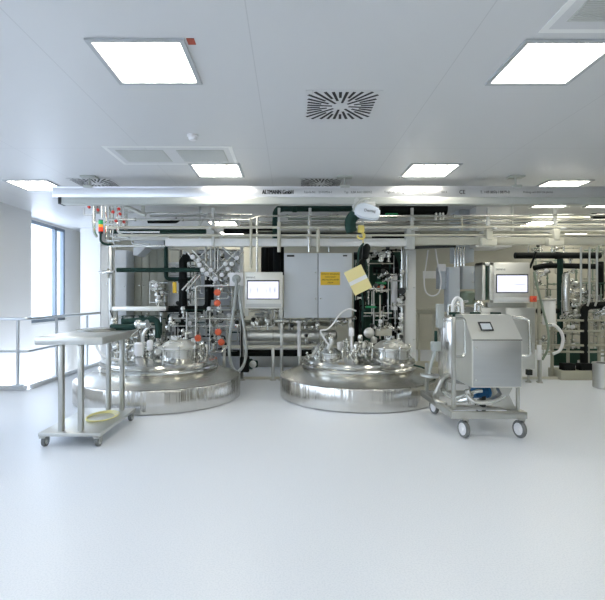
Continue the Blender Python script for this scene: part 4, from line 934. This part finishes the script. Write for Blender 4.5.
MB().box(W(555, 0, 8.4).x, W(601, 0, 8.4).x, 8.42, 8.46, W(0, 366, 8.4).z, W(0, 349, 8.4).z, .004).build('green_panel', 'green', t)
for px in (581, 589.5, 597): MB().tube([W(px, 247, 8.0), W(px, 300, 8.0), W(px - 2, 306, 8.0)], .017).build('riser', 'steel', t)
thicket('dense thin steel pipework of the farther skid, upper half', 'pipe_manifold', 534, 612, 248, 308, 8.78, 9.3, 34, 41, ('tube', 'tan', 'olive', 'ghose'), 14, (.008, .016), into=FSK)
thicket('dense valves and tubes at mid height of the farther skid', 'pipe_manifold', 562, 612, 283, 332, 8.16, 8.34, 34, 42, ('tube', 'steel', 'ghose', 'green', 'olive'), 26, (.006, .012), into=FSK)
thicket('lower thin pipes of the farther skid over the black feet', 'pipe_manifold', 540, 612, 310, 362, 8.5, 8.75, 24, 43, ('tube', 'tan', 'ghose', 'olive'), 12, (.007, .015), into=FSK)
thicket('thin pipes behind the cream beam over the farther skid', 'pipe_manifold', 516, 612, 240, 254, 8.2, 9.2, 10, 44, ('beige', 'tube', 'ghose'), 3)
for px, py, mm in ((588, 303, 'bgreen'), (575, 297, 'red'), (577, 320, 'bgreen'), (598, 300, 'bgreen'), (583, 299, 'red')):
    pass
t = thing('white_hose', 'white curved hose bowing out from the farther skid', 'hose', W(550, 325, 7.9))
MB().tube([W(549, 325, 7.9), W(555, 325.5, 7.9), W(561, 332, 7.9), W(563, 340, 7.9), W(560, 350, 7.9), W(553, 354, 7.9)], .026, smooth=True).build('hose', 'whose', t)
MB().lathe([(.02, -.05), (.035, -.03), (.035, .03), (.02, .05)], W(549, 325, 7.9), (1, 0, 0), 14).build('hose_coupling', 'tube', t)
t = thing('green_hose', 'grey green hose hanging from the emergency stop to the floor post', 'hose', W(535, 280, 7.7))
MB().tube([W(534, 272, 7.75), W(537, 285, 7.72), W(543, 310, 7.7), (W(548, 330, 7.7)), W(548, 348, 7.7), W(542, 360, 7.72)], .019, smooth=True).build('hose', 'ghose', t)
t = thing('drum_bin', 'olive steel drum bin at the picture edge on the floor', 'bin', W(602, 389, 7.1))
MB().lathe([(.15, .001), (.16, .01), (.16, .36), (.17, .365), (.17, .385), (.15, .39), (.145, .38)], (W(604.5, 0, 7.25).x, 7.25, 0), n=36, close=False).build('drum', 'satin', t)
MB().lathe([(.148, .34), (.12, .375), (.001, .38)], (W(604.5, 0, 7.25).x, 7.25, 0), n=30).build('liner', 'dark', t)

# ------------------------------------------------------------------ camera, world, exposure
cam = bpy.data.cameras.new('camera'); co = bpy.data.objects.new('camera', cam); C.objects.link(co)
co.location = (0, 0, H); co.rotation_euler = (R(90), 0, 0)
cam.sensor_width = 36; cam.lens = 36 * F / 605; cam.shift_x = (302.5 - CX) / 605; cam.shift_y = -(300 - CY) / 605
cam.clip_end = 100
bpy.context.scene.camera = co
w = bpy.data.worlds.new('daylight'); bpy.context.scene.world = w; w.use_nodes = True
bg = w.node_tree.nodes['Background']; bg.inputs['Color'].default_value = (.76, .85, 1.0, 1); bg.inputs['Strength'].default_value = 2.1
sc = bpy.context.scene
sc.view_settings.view_transform = 'Standard'; sc.view_settings.look = 'None'; sc.view_settings.gamma = 1; sc.view_settings.use_curve_mapping = False
sc.view_settings.exposure = 1.62
sc.cycles.use_denoising = True; sc.cycles.max_bounces = 10; sc.cycles.diffuse_bounces = 6; sc.cycles.glossy_bounces = 6; sc.cycles.transparent_max_bounces = 12
sc.cycles.sample_clamp_indirect = 8
